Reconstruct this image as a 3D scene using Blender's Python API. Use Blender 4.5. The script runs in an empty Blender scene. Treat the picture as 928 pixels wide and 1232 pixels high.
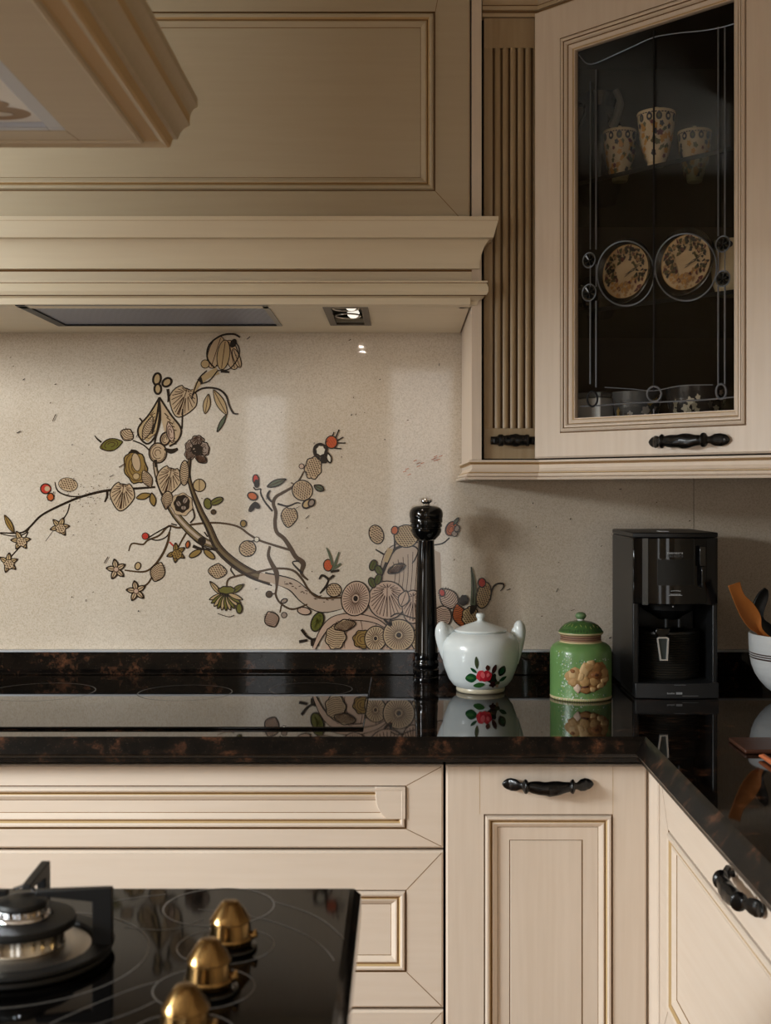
import bpy, math, random
from mathutils import Vector
random.seed(7)
C = bpy.context.scene.collection
F = 1450.0; CX = 485.0; CY = 590.0; EYE = 1.30; D = 2.5      # camera: focal length in px, vanishing point, eye height, distance to back wall
def at(px, py, d):                                             # point at distance d from the camera plane
    return ((px-CX)*d/F, d-D, EYE-(py-CY)*d/F)
# ------------------------------------------------------------------ materials
def lin(c):
    return tuple((v/255/12.92) if v/255 <= .04045 else ((v/255+.055)/1.055)**2.4 for v in c)
MATS = {}
def mat(name, rgb, rough=.5, metal=0., spec=.5, coat=0., emit=None, es=0., bump=None, coatr=.03):
    if name in MATS: return MATS[name]
    m = bpy.data.materials.new(name); m.use_nodes = True
    nt = m.node_tree; b = nt.nodes['Principled BSDF']
    b.inputs['Base Color'].default_value = (*lin(rgb), 1)
    b.inputs['Roughness'].default_value = rough; b.inputs['Metallic'].default_value = metal
    b.inputs['Specular IOR Level'].default_value = spec
    b.inputs['Coat Weight'].default_value = coat; b.inputs['Coat Roughness'].default_value = coatr
    if emit:
        b.inputs['Emission Color'].default_value = (*lin(emit), 1); b.inputs['Emission Strength'].default_value = es
    if bump:
        sc, st, di, stretch = bump
        tc = nt.nodes.new('ShaderNodeTexCoord'); mp = nt.nodes.new('ShaderNodeMapping')
        mp.inputs['Scale'].default_value = stretch
        n = nt.nodes.new('ShaderNodeTexNoise'); n.inputs['Scale'].default_value = sc; n.inputs['Detail'].default_value = 4
        bp = nt.nodes.new('ShaderNodeBump'); bp.inputs['Strength'].default_value = st; bp.inputs['Distance'].default_value = di
        nt.links.new(tc.outputs['Object'], mp.inputs['Vector']); nt.links.new(mp.outputs['Vector'], n.inputs['Vector'])
        nt.links.new(n.outputs['Fac'], bp.inputs['Height']); nt.links.new(bp.outputs['Normal'], b.inputs['Normal'])
    MATS[name] = m; return m
def ramp(nt, stops):
    r = nt.nodes.new('ShaderNodeValToRGB'); e = r.color_ramp.elements
    e[0].position, e[0].color = stops[0][0], (*lin(stops[0][1]), 1)
    e[1].position, e[1].color = stops[-1][0], (*lin(stops[-1][1]), 1)
    for p, c in stops[1:-1]:
        x = e.new(p); x.color = (*lin(c), 1)
    return r
def wood_paint(name, base, dark, stretch, rough=.42):
    m = mat(name, base, rough, bump=(9, .04, .002, stretch)); nt = m.node_tree; b = nt.nodes['Principled BSDF']
    tc = nt.nodes.new('ShaderNodeTexCoord'); mp = nt.nodes.new('ShaderNodeMapping'); mp.inputs['Scale'].default_value = stretch
    n = nt.nodes.new('ShaderNodeTexNoise'); n.inputs['Scale'].default_value = 7; n.inputs['Detail'].default_value = 6
    r = ramp(nt, [(.35, dark), (.65, base)])
    nt.links.new(tc.outputs['Object'], mp.inputs['Vector']); nt.links.new(mp.outputs['Vector'], n.inputs['Vector'])
    nt.links.new(n.outputs['Fac'], r.inputs['Fac']); nt.links.new(r.outputs['Color'], b.inputs['Base Color'])
    return m
PAINT = wood_paint('cream_paint_vertical_grain', (224,209,193), (219,203,186), (14,14,.8))
PAINTH = wood_paint('cream_paint_horizontal_grain', (224,209,193), (221,205,188), (.8,14,14))
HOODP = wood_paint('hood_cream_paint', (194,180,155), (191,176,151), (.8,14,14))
GLAZE = mat('brown_patina_glaze', (134,102,62), .6)
GLAZEL = mat('light_patina_glaze', (196,168,124), .5)
GAP = mat('cabinet_gap_shadow_board', (40,28,18), .8)
INNER = mat('dark_cabinet_interior', (56,45,31), .6)
BLACKH = mat('black_antique_metal', (9,9,10), .27, spec=.45, bump=(160,.35,.001,(1,1,1)))
STEEL = mat('brushed_steel', (205,200,194), .36, metal=1)
CHROME = mat('chrome', (215,215,218), .08, metal=1)
BRASS = mat('polished_brass', (150,122,80), .2, metal=1)
IRON = mat('black_cast_iron', (16,16,17), .5, bump=(300, .15, .0005, (1,1,1)))
BGLASS = mat('black_glass', (7,6,6), .03, spec=.5)
BPLAST = mat('black_gloss_plastic', (9,9,10), .09, spec=.5)
MPLAST = mat('dark_grey_plastic', (27,27,28), .38)
SPLAST = mat('matte_black_plastic', (14,14,14), .5)
LEAD = mat('lead_came', (120,124,132), .35, metal=.8)
LEADD = mat('dark_lead_came', (28,28,32), .4, metal=.5)
WHITE = mat('white_print', (225,228,230), .5)
def granite(nm='dark_brown_granite',ro=.035,sp_=.5):
    m = mat(nm, (16,13,11), ro, spec=sp_); nt = m.node_tree; b = nt.nodes['Principled BSDF']
    tc = nt.nodes.new('ShaderNodeTexCoord')
    v = nt.nodes.new('ShaderNodeTexNoise'); v.inputs['Scale'].default_value = 26; v.inputs['Detail'].default_value = 9; v.inputs['Roughness'].default_value = .72
    r = ramp(nt, [(.42, (12,10,9)), (.55, (26,20,16)), (.63, (74,48,34)), (.73, (126,84,58))])
    w = nt.nodes.new('ShaderNodeTexVoronoi'); w.inputs['Scale'].default_value = 210
    r2 = ramp(nt, [(.0, (120,108,92)), (.10, (60,52,44)), (.16, (0,0,0))])
    mx = nt.nodes.new('ShaderNodeMix'); mx.data_type = 'RGBA'; mx.blend_type = 'ADD'; mx.inputs[0].default_value = .8
    nt.links.new(tc.outputs['Object'], v.inputs['Vector']); nt.links.new(tc.outputs['Object'], w.inputs['Vector'])
    nt.links.new(v.outputs['Fac'], r.inputs['Fac']); nt.links.new(w.outputs['Distance'], r2.inputs['Fac'])
    nt.links.new(r.outputs['Color'], mx.inputs[6]); nt.links.new(r2.outputs['Color'], mx.inputs[7])
    nt.links.new(mx.outputs[2], b.inputs['Base Color'])
    return m
GRAN = granite()
def splash_mat():
    m = mat('speckled_beige_panel', (178,162,140), .05, spec=.5); nt = m.node_tree; b = nt.nodes['Principled BSDF']
    tc = nt.nodes.new('ShaderNodeTexCoord')
    n = nt.nodes.new('ShaderNodeTexNoise'); n.inputs['Scale'].default_value = 420; n.inputs['Detail'].default_value = 2
    r = ramp(nt, [(.28, (190,176,159)), (.5, (207,194,178)), (.72, (215,204,190))])
    n2 = nt.nodes.new('ShaderNodeTexNoise'); n2.inputs['Scale'].default_value = 3; n2.inputs['Detail'].default_value = 3
    r2 = ramp(nt, [(.3, (236,232,226)), (.7, (255,255,255))])
    mx = nt.nodes.new('ShaderNodeMix'); mx.data_type = 'RGBA'; mx.blend_type = 'MULTIPLY'; mx.inputs[0].default_value = 1
    for t in (n, n2): nt.links.new(tc.outputs['Object'], t.inputs['Vector'])
    nt.links.new(n.outputs['Fac'], r.inputs['Fac']); nt.links.new(n2.outputs['Fac'], r2.inputs['Fac'])
    nt.links.new(r.outputs['Color'], mx.inputs[6]); nt.links.new(r2.outputs['Color'], mx.inputs[7])
    nt.links.new(mx.outputs[2], b.inputs['Base Color'])
    return m
SPLASH = splash_mat()
def glass_mat(name, tint, gl=.9):
    m = bpy.data.materials.new(name); m.use_nodes = True; nt = m.node_tree; nt.nodes.clear()
    o = nt.nodes.new('ShaderNodeOutputMaterial'); t = nt.nodes.new('ShaderNodeBsdfTransparent'); t.inputs['Color'].default_value = (*tint, 1)
    g = nt.nodes.new('ShaderNodeBsdfGlossy'); g.inputs['Roughness'].default_value = .02
    fr = nt.nodes.new('ShaderNodeFresnel'); fr.inputs['IOR'].default_value = 1.28
    mx = nt.nodes.new('ShaderNodeMixShader')
    ml_ = nt.nodes.new('ShaderNodeMath'); ml_.operation='MULTIPLY'; ml_.inputs[1].default_value=gl; nt.links.new(fr.outputs[0], ml_.inputs[0])
    nt.links.new(ml_.outputs[0], mx.inputs[0]); nt.links.new(t.outputs[0], mx.inputs[1]); nt.links.new(g.outputs[0], mx.inputs[2])
    nt.links.new(mx.outputs[0], o.inputs[0]); return m
GLASS = glass_mat('cabinet_glass', (.92,.90,.87), .5); CLEAR = glass_mat('window_glass', (.95,.96,.97)); SHELFG = glass_mat('glass_shelf_sheet', (.72,.77,.74), .12)
def mesh_filter():
    m = mat('grease_filter_mesh', (90,94,104), .4, metal=.25); nt = m.node_tree; b = nt.nodes['Principled BSDF']
    tc = nt.nodes.new('ShaderNodeTexCoord'); mp = nt.nodes.new('ShaderNodeMapping'); mp.inputs['Rotation'].default_value = (0,0,.7)
    w = nt.nodes.new('ShaderNodeTexWave'); w.inputs['Scale'].default_value = 34; w.inputs['Distortion'].default_value = .6
    r = ramp(nt, [(.25, (74,78,92)), (.75, (168,174,194))])
    nt.links.new(tc.outputs['Object'], mp.inputs[0]); nt.links.new(mp.outputs[0], w.inputs['Vector']); nt.links.new(w.outputs['Fac'], r.inputs['Fac'])
    nt.links.new(r.outputs['Color'], b.inputs['Base Color']); return m
FILTER = mesh_filter()
# ------------------------------------------------------------------ mesh builder
class MB:
    def __init__(s): s.v=[]; s.f=[]; s.m=[]
    def add(s, vs, fs, m=0):
        o=len(s.v); s.v+= [tuple(x) for x in vs]
        for i,f in enumerate(fs):
            s.f.append([o+k for k in f]); s.m.append(m[i] if isinstance(m,(list,tuple)) else m)
        return s
    def box(s, x0,y0,z0,x1,y1,z1, m=0):
        x0,x1=min(x0,x1),max(x0,x1); y0,y1=min(y0,y1),max(y0,y1); z0,z1=min(z0,z1),max(z0,z1)
        vs=[(x,y,z) for z in (z0,z1) for y in (y0,y1) for x in (x0,x1)]
        return s.add(vs,[(0,2,3,1),(4,5,7,6),(0,1,5,4),(2,6,7,3),(0,4,6,2),(1,3,7,5)],m)
    def lathe(s, prof, c=(0,0,0), n=48, m=0, sx=1, sy=1):
        vs=[]; fs=[]; ms=[]
        for r,z in prof:
            for k in range(n):
                a=2*math.pi*k/n; vs.append((c[0]+sx*r*math.cos(a), c[1]+sy*r*math.sin(a), c[2]+z))
        for i in range(len(prof)-1):
            for k in range(n):
                fs.append((i*n+k, i*n+(k+1)%n, (i+1)*n+(k+1)%n, (i+1)*n+k)); ms.append(m[i] if isinstance(m,(list,tuple)) else m)
        L=len(prof)-1; mm = m if not isinstance(m,(list,tuple)) else None
        if prof[0][0]>1e-6: fs.append(tuple(range(n-1,-1,-1))); ms.append(mm if mm is not None else m[0])
        if prof[L][0]>1e-6: fs.append(tuple(L*n+k for k in range(n))); ms.append(mm if mm is not None else m[-1])
        return s.add(vs,fs,ms)
    def tube(s, pts, rad, n=12, m=0, ell=None, closed=False):
        P=[Vector(p) for p in pts]; N=len(P)
        if not isinstance(rad,(list,tuple)): rad=[rad]*N
        up=None; vs=[]; fs=[]
        for i in range(N):
            a=P[(i-1)%N] if (closed or i>0) else P[i]; b=P[(i+1)%N] if (closed or i<N-1) else P[i]
            t=(b-a).normalized()
            if up is None:
                ref=Vector((0,0,1)) if abs(t.z)<.9 else Vector((0,1,0))
                up=(ref-t*ref.dot(t)).normalized()
            else: up=(up-t*up.dot(t)).normalized()
            sd=t.cross(up); e=ell if ell else (1,1)
            for k in range(n):
                an=2*math.pi*k/n; vs.append(P[i]+up*(rad[i]*e[0]*math.cos(an))+sd*(rad[i]*e[1]*math.sin(an)))
        for i in range(N if closed else N-1):
            j=(i+1)%N
            for k in range(n): fs.append((i*n+k,i*n+(k+1)%n,j*n+(k+1)%n,j*n+k))
        if not closed:
            fs.append(tuple(range(n-1,-1,-1))); fs.append(tuple((N-1)*n+k for k in range(n)))
        return s.add(vs,fs,m)
    def prism(s, poly, lo, hi, ax='z', m=0):                       # poly in the two other axes
        n=len(poly)
        def p(a,b,h): return (a,b,h) if ax=='z' else ((a,h,b) if ax=='y' else (h,a,b))
        vs=[p(a,b,lo) for a,b in poly]+[p(a,b,hi) for a,b in poly]
        fs=[tuple(range(n-1,-1,-1)),tuple(range(n,2*n))]+[(i,(i+1)%n,n+(i+1)%n,n+i) for i in range(n)]
        return s.add(vs,fs,m)
    def rings(s, R, cap=0, back=True):                             # nested rectangles (u0,v0,u1,v1,h,mat); +h faces the room (-Y)
        vs=[]; fs=[]; ms=[]
        for u0,v0,u1,v1,h,_ in R:
            vs+=[(u0,-h,v0),(u1,-h,v0),(u1,-h,v1),(u0,-h,v1)]
        for i in range(len(R)-1):
            for k in range(4):
                fs.append((4*i+k,4*i+(k+1)%4,4*i+4+(k+1)%4,4*i+4+k)); ms.append(R[i+1][5])
        L=4*(len(R)-1)
        if cap is not None: fs.append((L,L+1,L+2,L+3)); ms.append(cap)
        if back: fs.append((3,2,1,0)); ms.append(0)
        return s.add(vs,fs,ms)
    def line(s, u0,v0,u1,v1,h,w=.0012,m=1):                        # thin inlaid line on a face
        d=Vector((u1-u0,v1-v0)); d.normalize(); q=Vector((-d.y,d.x))*w/2
        return s.add([(u0-q.x,-h,v0-q.y),(u1-q.x,-h,v1-q.y),(u1+q.x,-h,v1+q.y),(u0+q.x,-h,v0+q.y)],[(0,1,2,3)],m)
    def sweep(s, path, prof, m=0, caps=True):                      # profile (p outwards, z) along a plan path, mitred
        n=len(path); K=len(prof); vs=[]; fs=[]; ms=[]
        for i in range(n):
            ns=[]
            for a,b in ((i-1,i),(i,i+1)):
                if 0<=a and b<n:
                    t=Vector((path[b][0]-path[a][0],path[b][1]-path[a][1])).normalized(); ns.append(Vector((t.y,-t.x)))
            o=ns[0] if len(ns)==1 else (ns[0]+ns[1])/(1+ns[0].dot(ns[1]))
            for p,z in prof: vs.append((path[i][0]+o.x*p, path[i][1]+o.y*p, z))
        for i in range(n-1):
            for k in range(K):
                k2=(k+1)%K; fs.append((i*K+k,i*K+k2,(i+1)*K+k2,(i+1)*K+k)); ms.append((m[k] if k<len(m) else 0) if isinstance(m,(list,tuple)) else m)
        if caps:
            fs.append(tuple(range(K))); ms.append(0); fs.append(tuple((n-1)*K+k for k in range(K-1,-1,-1))); ms.append(0)
        return s.add(vs,fs,ms)
    def plate(s, xs, ys, z, holes, th=0., m=0):                    # horizontal sheet with rectangular openings (cells of the grid)
        for i in range(len(xs)-1):
            for j in range(len(ys)-1):
                if (i,j) in holes: continue
                if th: s.box(xs[i],ys[j],z,xs[i+1],ys[j+1],z+th,m)
                else: s.add([(xs[i],ys[j],z),(xs[i+1],ys[j],z),(xs[i+1],ys[j+1],z),(xs[i],ys[j+1],z)],[(3,2,1,0)],m)
        return s
    def build(s, name, mats, parent=None, ang=35, bevel=0, loc=None, rz=None, recalc=True, subsurf=0):
        me=bpy.data.meshes.new(name); me.from_pydata(s.v,[],s.f)
        if not isinstance(mats,(list,tuple)): mats=[mats]
        for q in mats: me.materials.append(q)
        me.polygons.foreach_set('material_index', s.m)
        me.polygons.foreach_set('use_smooth',[True]*len(s.f)); me.update()
        if recalc:
            import bmesh
            b=bmesh.new(); b.from_mesh(me); bmesh.ops.recalc_face_normals(b,faces=b.faces); b.to_mesh(me); b.free()
        me.set_sharp_from_angle(angle=math.radians(ang))
        o=bpy.data.objects.new(name,me); C.objects.link(o)
        if parent: o.parent=parent
        if loc: o.location=loc
        if rz: o.rotation_euler=(0,0,rz)
        if bevel:
            md=o.modifiers.new('bevel','BEVEL'); md.width=bevel; md.segments=2; md.limit_method='ANGLE'; md.angle_limit=.6; md.harden_normals=False
        if subsurf:
            md=o.modifiers.new('sub','SUBSURF'); md.levels=md.render_levels=subsurf
        return o
def tag(o, label, cat, group=None):
    o['label']=label; o['category']=cat
    if group: o['group']=group
    return o
def thing(name, label, cat, loc=(0,0,0), rz=0, group=None):
    o=bpy.data.objects.new(name,None); C.objects.link(o); o.location=loc; o.rotation_euler=(0,0,rz); o.empty_display_size=.05
    return tag(o,label,cat,group)
def struct(o):
    o['kind']='structure'; return o
def spline(pts, k=6):                                              # Catmull-Rom through tuples of any length
    out=[]; n=len(pts)
    for i in range(n-1):
        p0,p1,p2,p3=pts[max(i-1,0)],pts[i],pts[i+1],pts[min(i+2,n-1)]
        for j in range(k):
            t=j/k
            out.append(tuple(.5*(2*b+(c-a)*t+(2*a-5*b+4*c-d)*t*t+(3*b-a-3*c+d)*t**3) for a,b,c,d in zip(p0,p1,p2,p3)))
    out.append(tuple(pts[-1])); return out
# ------------------------------------------------------------------ room
RX0, RX1, RY0, RZ = -2.7, 1.0, -5.2, 2.62
WALLM = mat('warm_plaster', (156,140,118), .8, bump=(60,.1,.002,(1,1,1)))
CEILM = mat('ceiling_plaster', (205,198,186), .85, bump=(60,.1,.002,(1,1,1)))
def floor_mat():
    m = mat('stone_tile_floor', (150,134,112), .35); nt=m.node_tree; b=nt.nodes['Principled BSDF']
    tc=nt.nodes.new('ShaderNodeTexCoord'); br=nt.nodes.new('ShaderNodeTexBrick'); br.offset=0
    br.inputs['Scale'].default_value=2.2; br.inputs['Brick Width'].default_value=1; br.inputs['Row Height'].default_value=1; br.inputs['Mortar Size'].default_value=.008
    br.inputs['Color1'].default_value=(*lin((204,166,126)),1); br.inputs['Color2'].default_value=(*lin((196,158,118)),1); br.inputs['Mortar'].default_value=(*lin((96,86,72)),1)
    nt.links.new(tc.outputs['Object'],br.inputs['Vector']); nt.links.new(br.outputs['Color'],b.inputs['Base Color']); return m
struct(MB().box(RX0-.1,RY0-.1,-.1,RX1+.1,.1,0).build('floor',floor_mat()))
struct(MB().box(RX0-.1,RY0-.1,RZ,RX1+.1,.1,RZ+.1).build('ceiling',CEILM))
struct(MB().box(RX0-.1,0,0,RX1+.1,.1,RZ).build('wall_back',WALLM))
struct(MB().box(RX1,RY0,0,RX1+.1,0,RZ).build('wall_right',WALLM))
def wall_with_holes(name, us, vs, holes, fix):
    m=MB()
    for i in range(len(us)-1):
        for j in range(len(vs)-1):
            if (i,j) in holes: continue
            if fix=='x': m.box(RX0-.1,us[i],vs[j],RX0,us[i+1],vs[j+1])
            else: m.box(us[i],RY0-.1,vs[j],us[i+1],RY0,vs[j+1])
    return struct(m.build(name,WALLM))
LA=(-2.50,-1.70,1.60,2.30); LB=(-3.50,-2.58,1.0,2.30); LC_=(-1.65,-1.02,.12,.90)   # left wall openings, the lowest one added for fill: y0,y1,z0,z1
wall_with_holes('wall_left',[RY0,LB[0],LB[1],LA[0],LA[1],LC_[0],LC_[1],0],[0,LC_[2],LC_[3],LB[2],LA[2],LA[3],RZ],{(1,3),(1,4),(3,4),(5,1)},'x')
FW=[(-1.05,-.70),(-.12,.36)]; FZ=(.25,2.12)
wall_with_holes('wall_front',[RX0,FW[0][0],FW[0][1],FW[1][0],FW[1][1],RX1],[0,FZ[0],FZ[1],RZ],{(1,1),(3,1)},'y')
FRAME=mat('white_window_frame',(225,222,214),.4)
def window(name, a0,a1,z0,z1,side,nm):
    fr=.05; w=MB()
    def b(u0,v0,u1,v1,t=.05):
        if side=='x': w.box(RX0-.07,u0,v0,RX0-.07+t,u1,v1)
        else: w.box(u0,RY0-.07,v0,u1,RY0-.07+t,v1)
    b(a0,z0,a0+fr,z1); b(a1-fr,z0,a1,z1); b(a0+fr,z0,a1-fr,z0+fr); b(a0+fr,z1-fr,a1-fr,z1)
    for k in range(1,nm):
        u=a0+(a1-a0)*k/nm; b(u-.02,z0+fr,u+.02,z1-fr)
    o=struct(w.build(name,FRAME))
    g=MB()
    if side=='x': g.box(RX0-.052,a0+fr,z0+fr,RX0-.048,a1-fr,z1-fr)
    else: g.box(a0+fr,RY0-.052,z0+fr,a1-fr,RY0-.048,z1-fr)
    p=g.build('window_pane',CLEAR,o); return o
window('window_1',LA[0],LA[1],LA[2],LA[3],'x',2)
window('window_4',LB[0],LB[1],LB[2],LB[3],'x',2)
window('added_fill_opening',LC_[0],LC_[1],LC_[2],LC_[3],'x',1)  # unseen low opening, added to carry extra fill light
window('window_2',FW[0][0],FW[0][1],FZ[0],FZ[1],'y',1)
window('window_3',FW[1][0],FW[1][1],FZ[0],FZ[1],'y',1)
# ------------------------------------------------------------------ splashback with painted mural
sp=MB().box(-1.7,-.006,.9715,RX1-.001,-.0005,1.66).build('splashback_panel',SPLASH)
tag(sp,'glossy speckled beige splashback panel painted with a flowering branch','splashback')
MB().box(-1.7,-.0235,.9676,RX1-.001,-.0062,.9712).build('metal_trim_strip',mat('pale_aluminium',(196,200,206),.3,metal=.6),sp)
sm=MB()
for px in (835,):
    x=at(px,0,2.494)[0]; sm.box(x-.0006,-.0064,.972,x+.0006,-.006,1.36)
sm.build('panel_seam',mat('seam_grey',(120,110,94),.4),sp)
PAL=[('ink',(38,28,20)),('brown',(74,54,34)),('bark',(112,94,66)),('pink_bark',(178,157,138)),('leaf_tan',(180,155,125)),('leaf_pink',(184,156,136)),
     ('olive',(104,98,44)),('green',(78,84,36)),('red',(176,58,46)),('orange',(178,92,48)),('gold',(140,112,62)),('mauve',(146,128,114)),('bone',(206,196,178)),('vein',(70,44,28)),('grey_green',(88,94,74)),('straw',(176,150,112))]
PI={k:i for i,(k,_) in enumerate(PAL)}
PM=[mat('mural_'+k,c,.14) for k,c in PAL]
MU=MB(); LAY=[0]
DM=2.494
def mp(px,py,l):
    x,_,z=at(px,py,DM); return (x,-.0062-l*3.5e-6,z)
def nl(): LAY[0]+=1; return LAY[0]
def stroke(pts,w,col,sm_=True,l=None):
    if not isinstance(w,(list,tuple)): w=[w]*len(pts)
    P=[(a[0],a[1],b) for a,b in zip(pts,w)]
    if sm_ and len(P)>2: P=spline(P,5)
    l=nl() if l is None else l; vs=[]; n=len(P)
    for i in range(n):
        a=P[max(i-1,0)]; b=P[min(i+1,n-1)]; dx,dy=b[0]-a[0],b[1]-a[1]; L=math.hypot(dx,dy) or 1
        h=max(P[i][2],.3)/2; vs+=[mp(P[i][0]-dy/L*h,P[i][1]+dx/L*h,l),mp(P[i][0]+dy/L*h,P[i][1]-dx/L*h,l)]
    MU.add(vs,[(2*i,2*i+1,2*i+3,2*i+2) for i in range(n-1)],PI[col])
def poly(pts,col,l=None):
    l=nl() if l is None else l; n=len(pts); cx=sum(p[0] for p in pts)/n; cy=sum(p[1] for p in pts)/n
    MU.add([mp(cx,cy,l)]+[mp(*p,l) for p in pts],[(0,1+i,1+(i+1)%n) for i in range(n)],PI[col])
def outline(cx,cy,w,h,rot,kind):
    c,s_=math.cos(math.radians(rot)),math.sin(math.radians(rot)); out=[]
    N=28
    for i in range(N):
        a=2*math.pi*i/N
        x,y=math.cos(a)*w/2,math.sin(a)*h/2
        if kind=='point': x=x*(1-.62*max(0,math.sin(a)))
        if kind=='heart': x=x*(1-.4*max(0,math.sin(a))); y=y+ (h*.09 if abs(a-1.5*math.pi)<.35 else 0)
        if kind=='leaf': x=w/2*math.cos(a)*abs(math.cos(a*.5-math.pi/4))**.2; x*= (1-abs(math.sin(a))**2*.45)
        if kind=='wob': k=1+.07*math.sin(a*7+cx); x*=k; y*=k
        out.append((x,y))
    return [(cx+x*c-y*s_,cy+x*s_+y*c) for x,y in out]
def leaf(cx,cy,w,h,rot=0,col='leaf_tan',kind='oval',veins='fan',ol='ink',ow=1.35,n=10,vc='vein'):
    o=outline(cx,cy,w,h,rot,kind); poly(o,col)
    c,s_=math.cos(math.radians(rot)),math.sin(math.radians(rot))
    def T(x,y): return (cx+x*c-y*s_,cy+x*s_+y*c)
    l=nl()
    if veins=='fan':
        b=(0,-h*.30)
        for i in range(n*2):
            a=2*math.pi*(i+.5)/(n*2); e=(math.cos(a)*w*.43,math.sin(a)*h*.43)
            if kind in('heart','point'): e=(e[0]*(1-.45*max(0,math.sin(a))),e[1])
            m_=(b[0]*.72+e[0]*.28+ (1.0 if i%2 else 0),b[1]*.72+e[1]*.28)
            stroke([T(*m_),T(*e)],.95,vc,False,l)
        stroke([T(0,-h*.4),T(0,h*.42)],1.0,vc,False,l)
    elif veins=='disc':
        for i in range(n*2):
            a=2*math.pi*i/(n*2); stroke([T(math.cos(a)*w*.12,math.sin(a)*h*.12),T(math.cos(a)*w*.44,math.sin(a)*h*.44)],.8,vc,False,l)
        poly(outline(cx,cy,w*.16,h*.16,0,'oval'),'ink')
    elif veins=='dots':
        st=3.1; yy=-h/2
        r=0
        while yy<h/2:
            xx=-w/2+(st/2 if r%2 else 0)
            while xx<w/2:
                if (2*xx/w)**2+(2*yy/h)**2<.74 and (kind not in('point','heart') or abs(xx)<w*.5*(1-.75*max(0,2*yy/h))):
                    a=T(xx-.95,yy-.6); b=T(xx+.95,yy+.6); stroke([a,b],1.15,vc,False,l)
                xx+=st
            yy+=st*.8; r+=1
    elif veins=='hatch':
        for i in range(n):
            t=-.42+.84*(i+.5)/n; q=math.sqrt(max(0,1-(2*t)**2))*.44*w
            if kind in ('point','heart') and t>0: q*=1-.55*2*t
            stroke([T(-q,t*h-1.5),T(0,t*h+1),T(q,t*h-1.5)],.8,vc,True,l)
    elif veins=='swirl':
        for k in range(3):
            q=.42-.13*k; stroke([T(math.cos(a_*.5+k)*w*q,math.sin(a_*.5+k)*h*q) for a_ in range(10)],.9,vc,True,l)
    elif veins=='mid':
        stroke([T(0,-h*.45),T(0,h*.45)],.9,vc,False,l)
    stroke(o+[o[0]],ow,ol,False)
def dot(cx,cy,r,col,ol='ink'): leaf(cx,cy,2*r,2*r,0,col,'oval','none',ol,.9)
# trunk mass behind the mill and pink roots
poly([(455,700),(462,668),(476,655),(500,652),(530,665),(534,782),(385,782),(395,752),(415,735),(430,728)],'pink_bark')
poly([(392,782),(398,750),(412,738),(440,735),(470,742),(500,745),(530,742),(534,782)],'leaf_pink')
l=nl()
for k in range(9):
    x=468+7*k; stroke([(x,742-2*(k%3)),(x+4-1.5*k,716),(x+8-2*k,690+3*(k%2)),(x+5-k,664+abs(4-k)*3)],.8,'vein',True,l)
for k in range(8):
    x=398+17*k; stroke([(x,780),(x-3+(k%3)*3,768),(x+4,756),(x+2,746)],.8,'vein',True,l)
stroke([(455,700),(462,668),(476,655),(500,652),(522,662)],1.2,'vein')
# thin stems
stroke([(187,586),(160,588),(130,590),(100,597),(75,607),(50,620),(36,634),(25,641),(0,641)],[2.5,3,3.2,3,2.8,2.6,2.4,2,1.6],'ink')
stroke([(36,634),(30,642),(16,645),(0,642)],[2,1.6,1.4,1.2],'ink'); stroke([(34,640),(29,650)],1.6,'ink'); stroke([(25,657),(12,671)],1.6,'ink')
stroke([(129,590),(129,597),(126,604)],[3,3,2],'ink'); stroke([(84,606),(81,617),(74,627)],1.6,'ink')
stroke([(66,580),(70,591),(84,597),(100,597)],[1.2,1.8,1.8,1.6],'ink'); stroke([(66,636),(55,651)],.6,'ink')
stroke([(155,663),(159,654),(172,655),(178,650),(192,644),(203,633),(215,635),(232,631),(260,629),(285,633),(300,643),(312,650),(330,656),(350,662)],[1.6,2,2.2,2.2,2.4,2.6,2.6,2.6,2.4,2.4,2.6,2.6,2.8,3],'brown')
stroke([(177,648),(190,640),(205,633),(201,645),(190,650),(180,648)],1.6,'ink')
stroke([(204,640),(202,652),(195,668),(184,682),(172,688),(150,686)],[2.6,3,3,2.6,2.2,1.8],'brown'); stroke([(184,692),(178,702),(168,708)],2.2,'brown'); stroke([(225,640),(219,650),(215,658)],[2.4,2.2,1.8],'brown')
stroke([(204,652),(209,657)],2,'red')
# main trunks (dark edge, fill, light)
def limb(pts,w,fill,hl):
    stroke(pts,[a+2.4 for a in w],'ink'); stroke(pts,w,fill); stroke([(x-a*.14,y-a*.16) for (x,y),a in zip(pts,w)],[a*.42 for a in w],hl)
limb([(186,556),(190,575),(203,604),(216,625),(240,648),(262,658)],[2.5,4,6,7.5,8,5],'bark','pink_bark')
limb([(228,550),(228,578),(240,612),(251,634),(262,658),(280,676),(302,690),(326,699)],[1.5,3,5,6.5,8,9,9.5,9],'brown','bark')
stroke([(318,693),(350,703),(368,718),(388,728),(412,724)],[10,15,18,19,17],'ink'); stroke([(312,693),(350,703),(368,718),(388,728),(414,724)],[8,12.5,15.5,16.5,15],'pink_bark')
l=nl()
for _ in range(26):
    t=random.random(); x=340+60*t; y=700+26*t+random.uniform(-4,4); stroke([(x,y),(x+random.uniform(1,4),y+random.uniform(-1,2))],1,'vein',False,l)
stroke([(232,657),(245,661),(262,660)],[4,3,2],'ink'); dot(243,651,4.5,'ink')
stroke([(273,709),(275,697),(290,692),(310,688),(332,684),(352,686),(363,696),(372,710),(384,719),(412,719)],[2.4,2.4,2.6,2.6,2.6,2.8,2.8,2.6,2.6,2.2],'brown')
stroke([(283,693),(278,686),(279,682)],[1.6,2,1],'ink')
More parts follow.
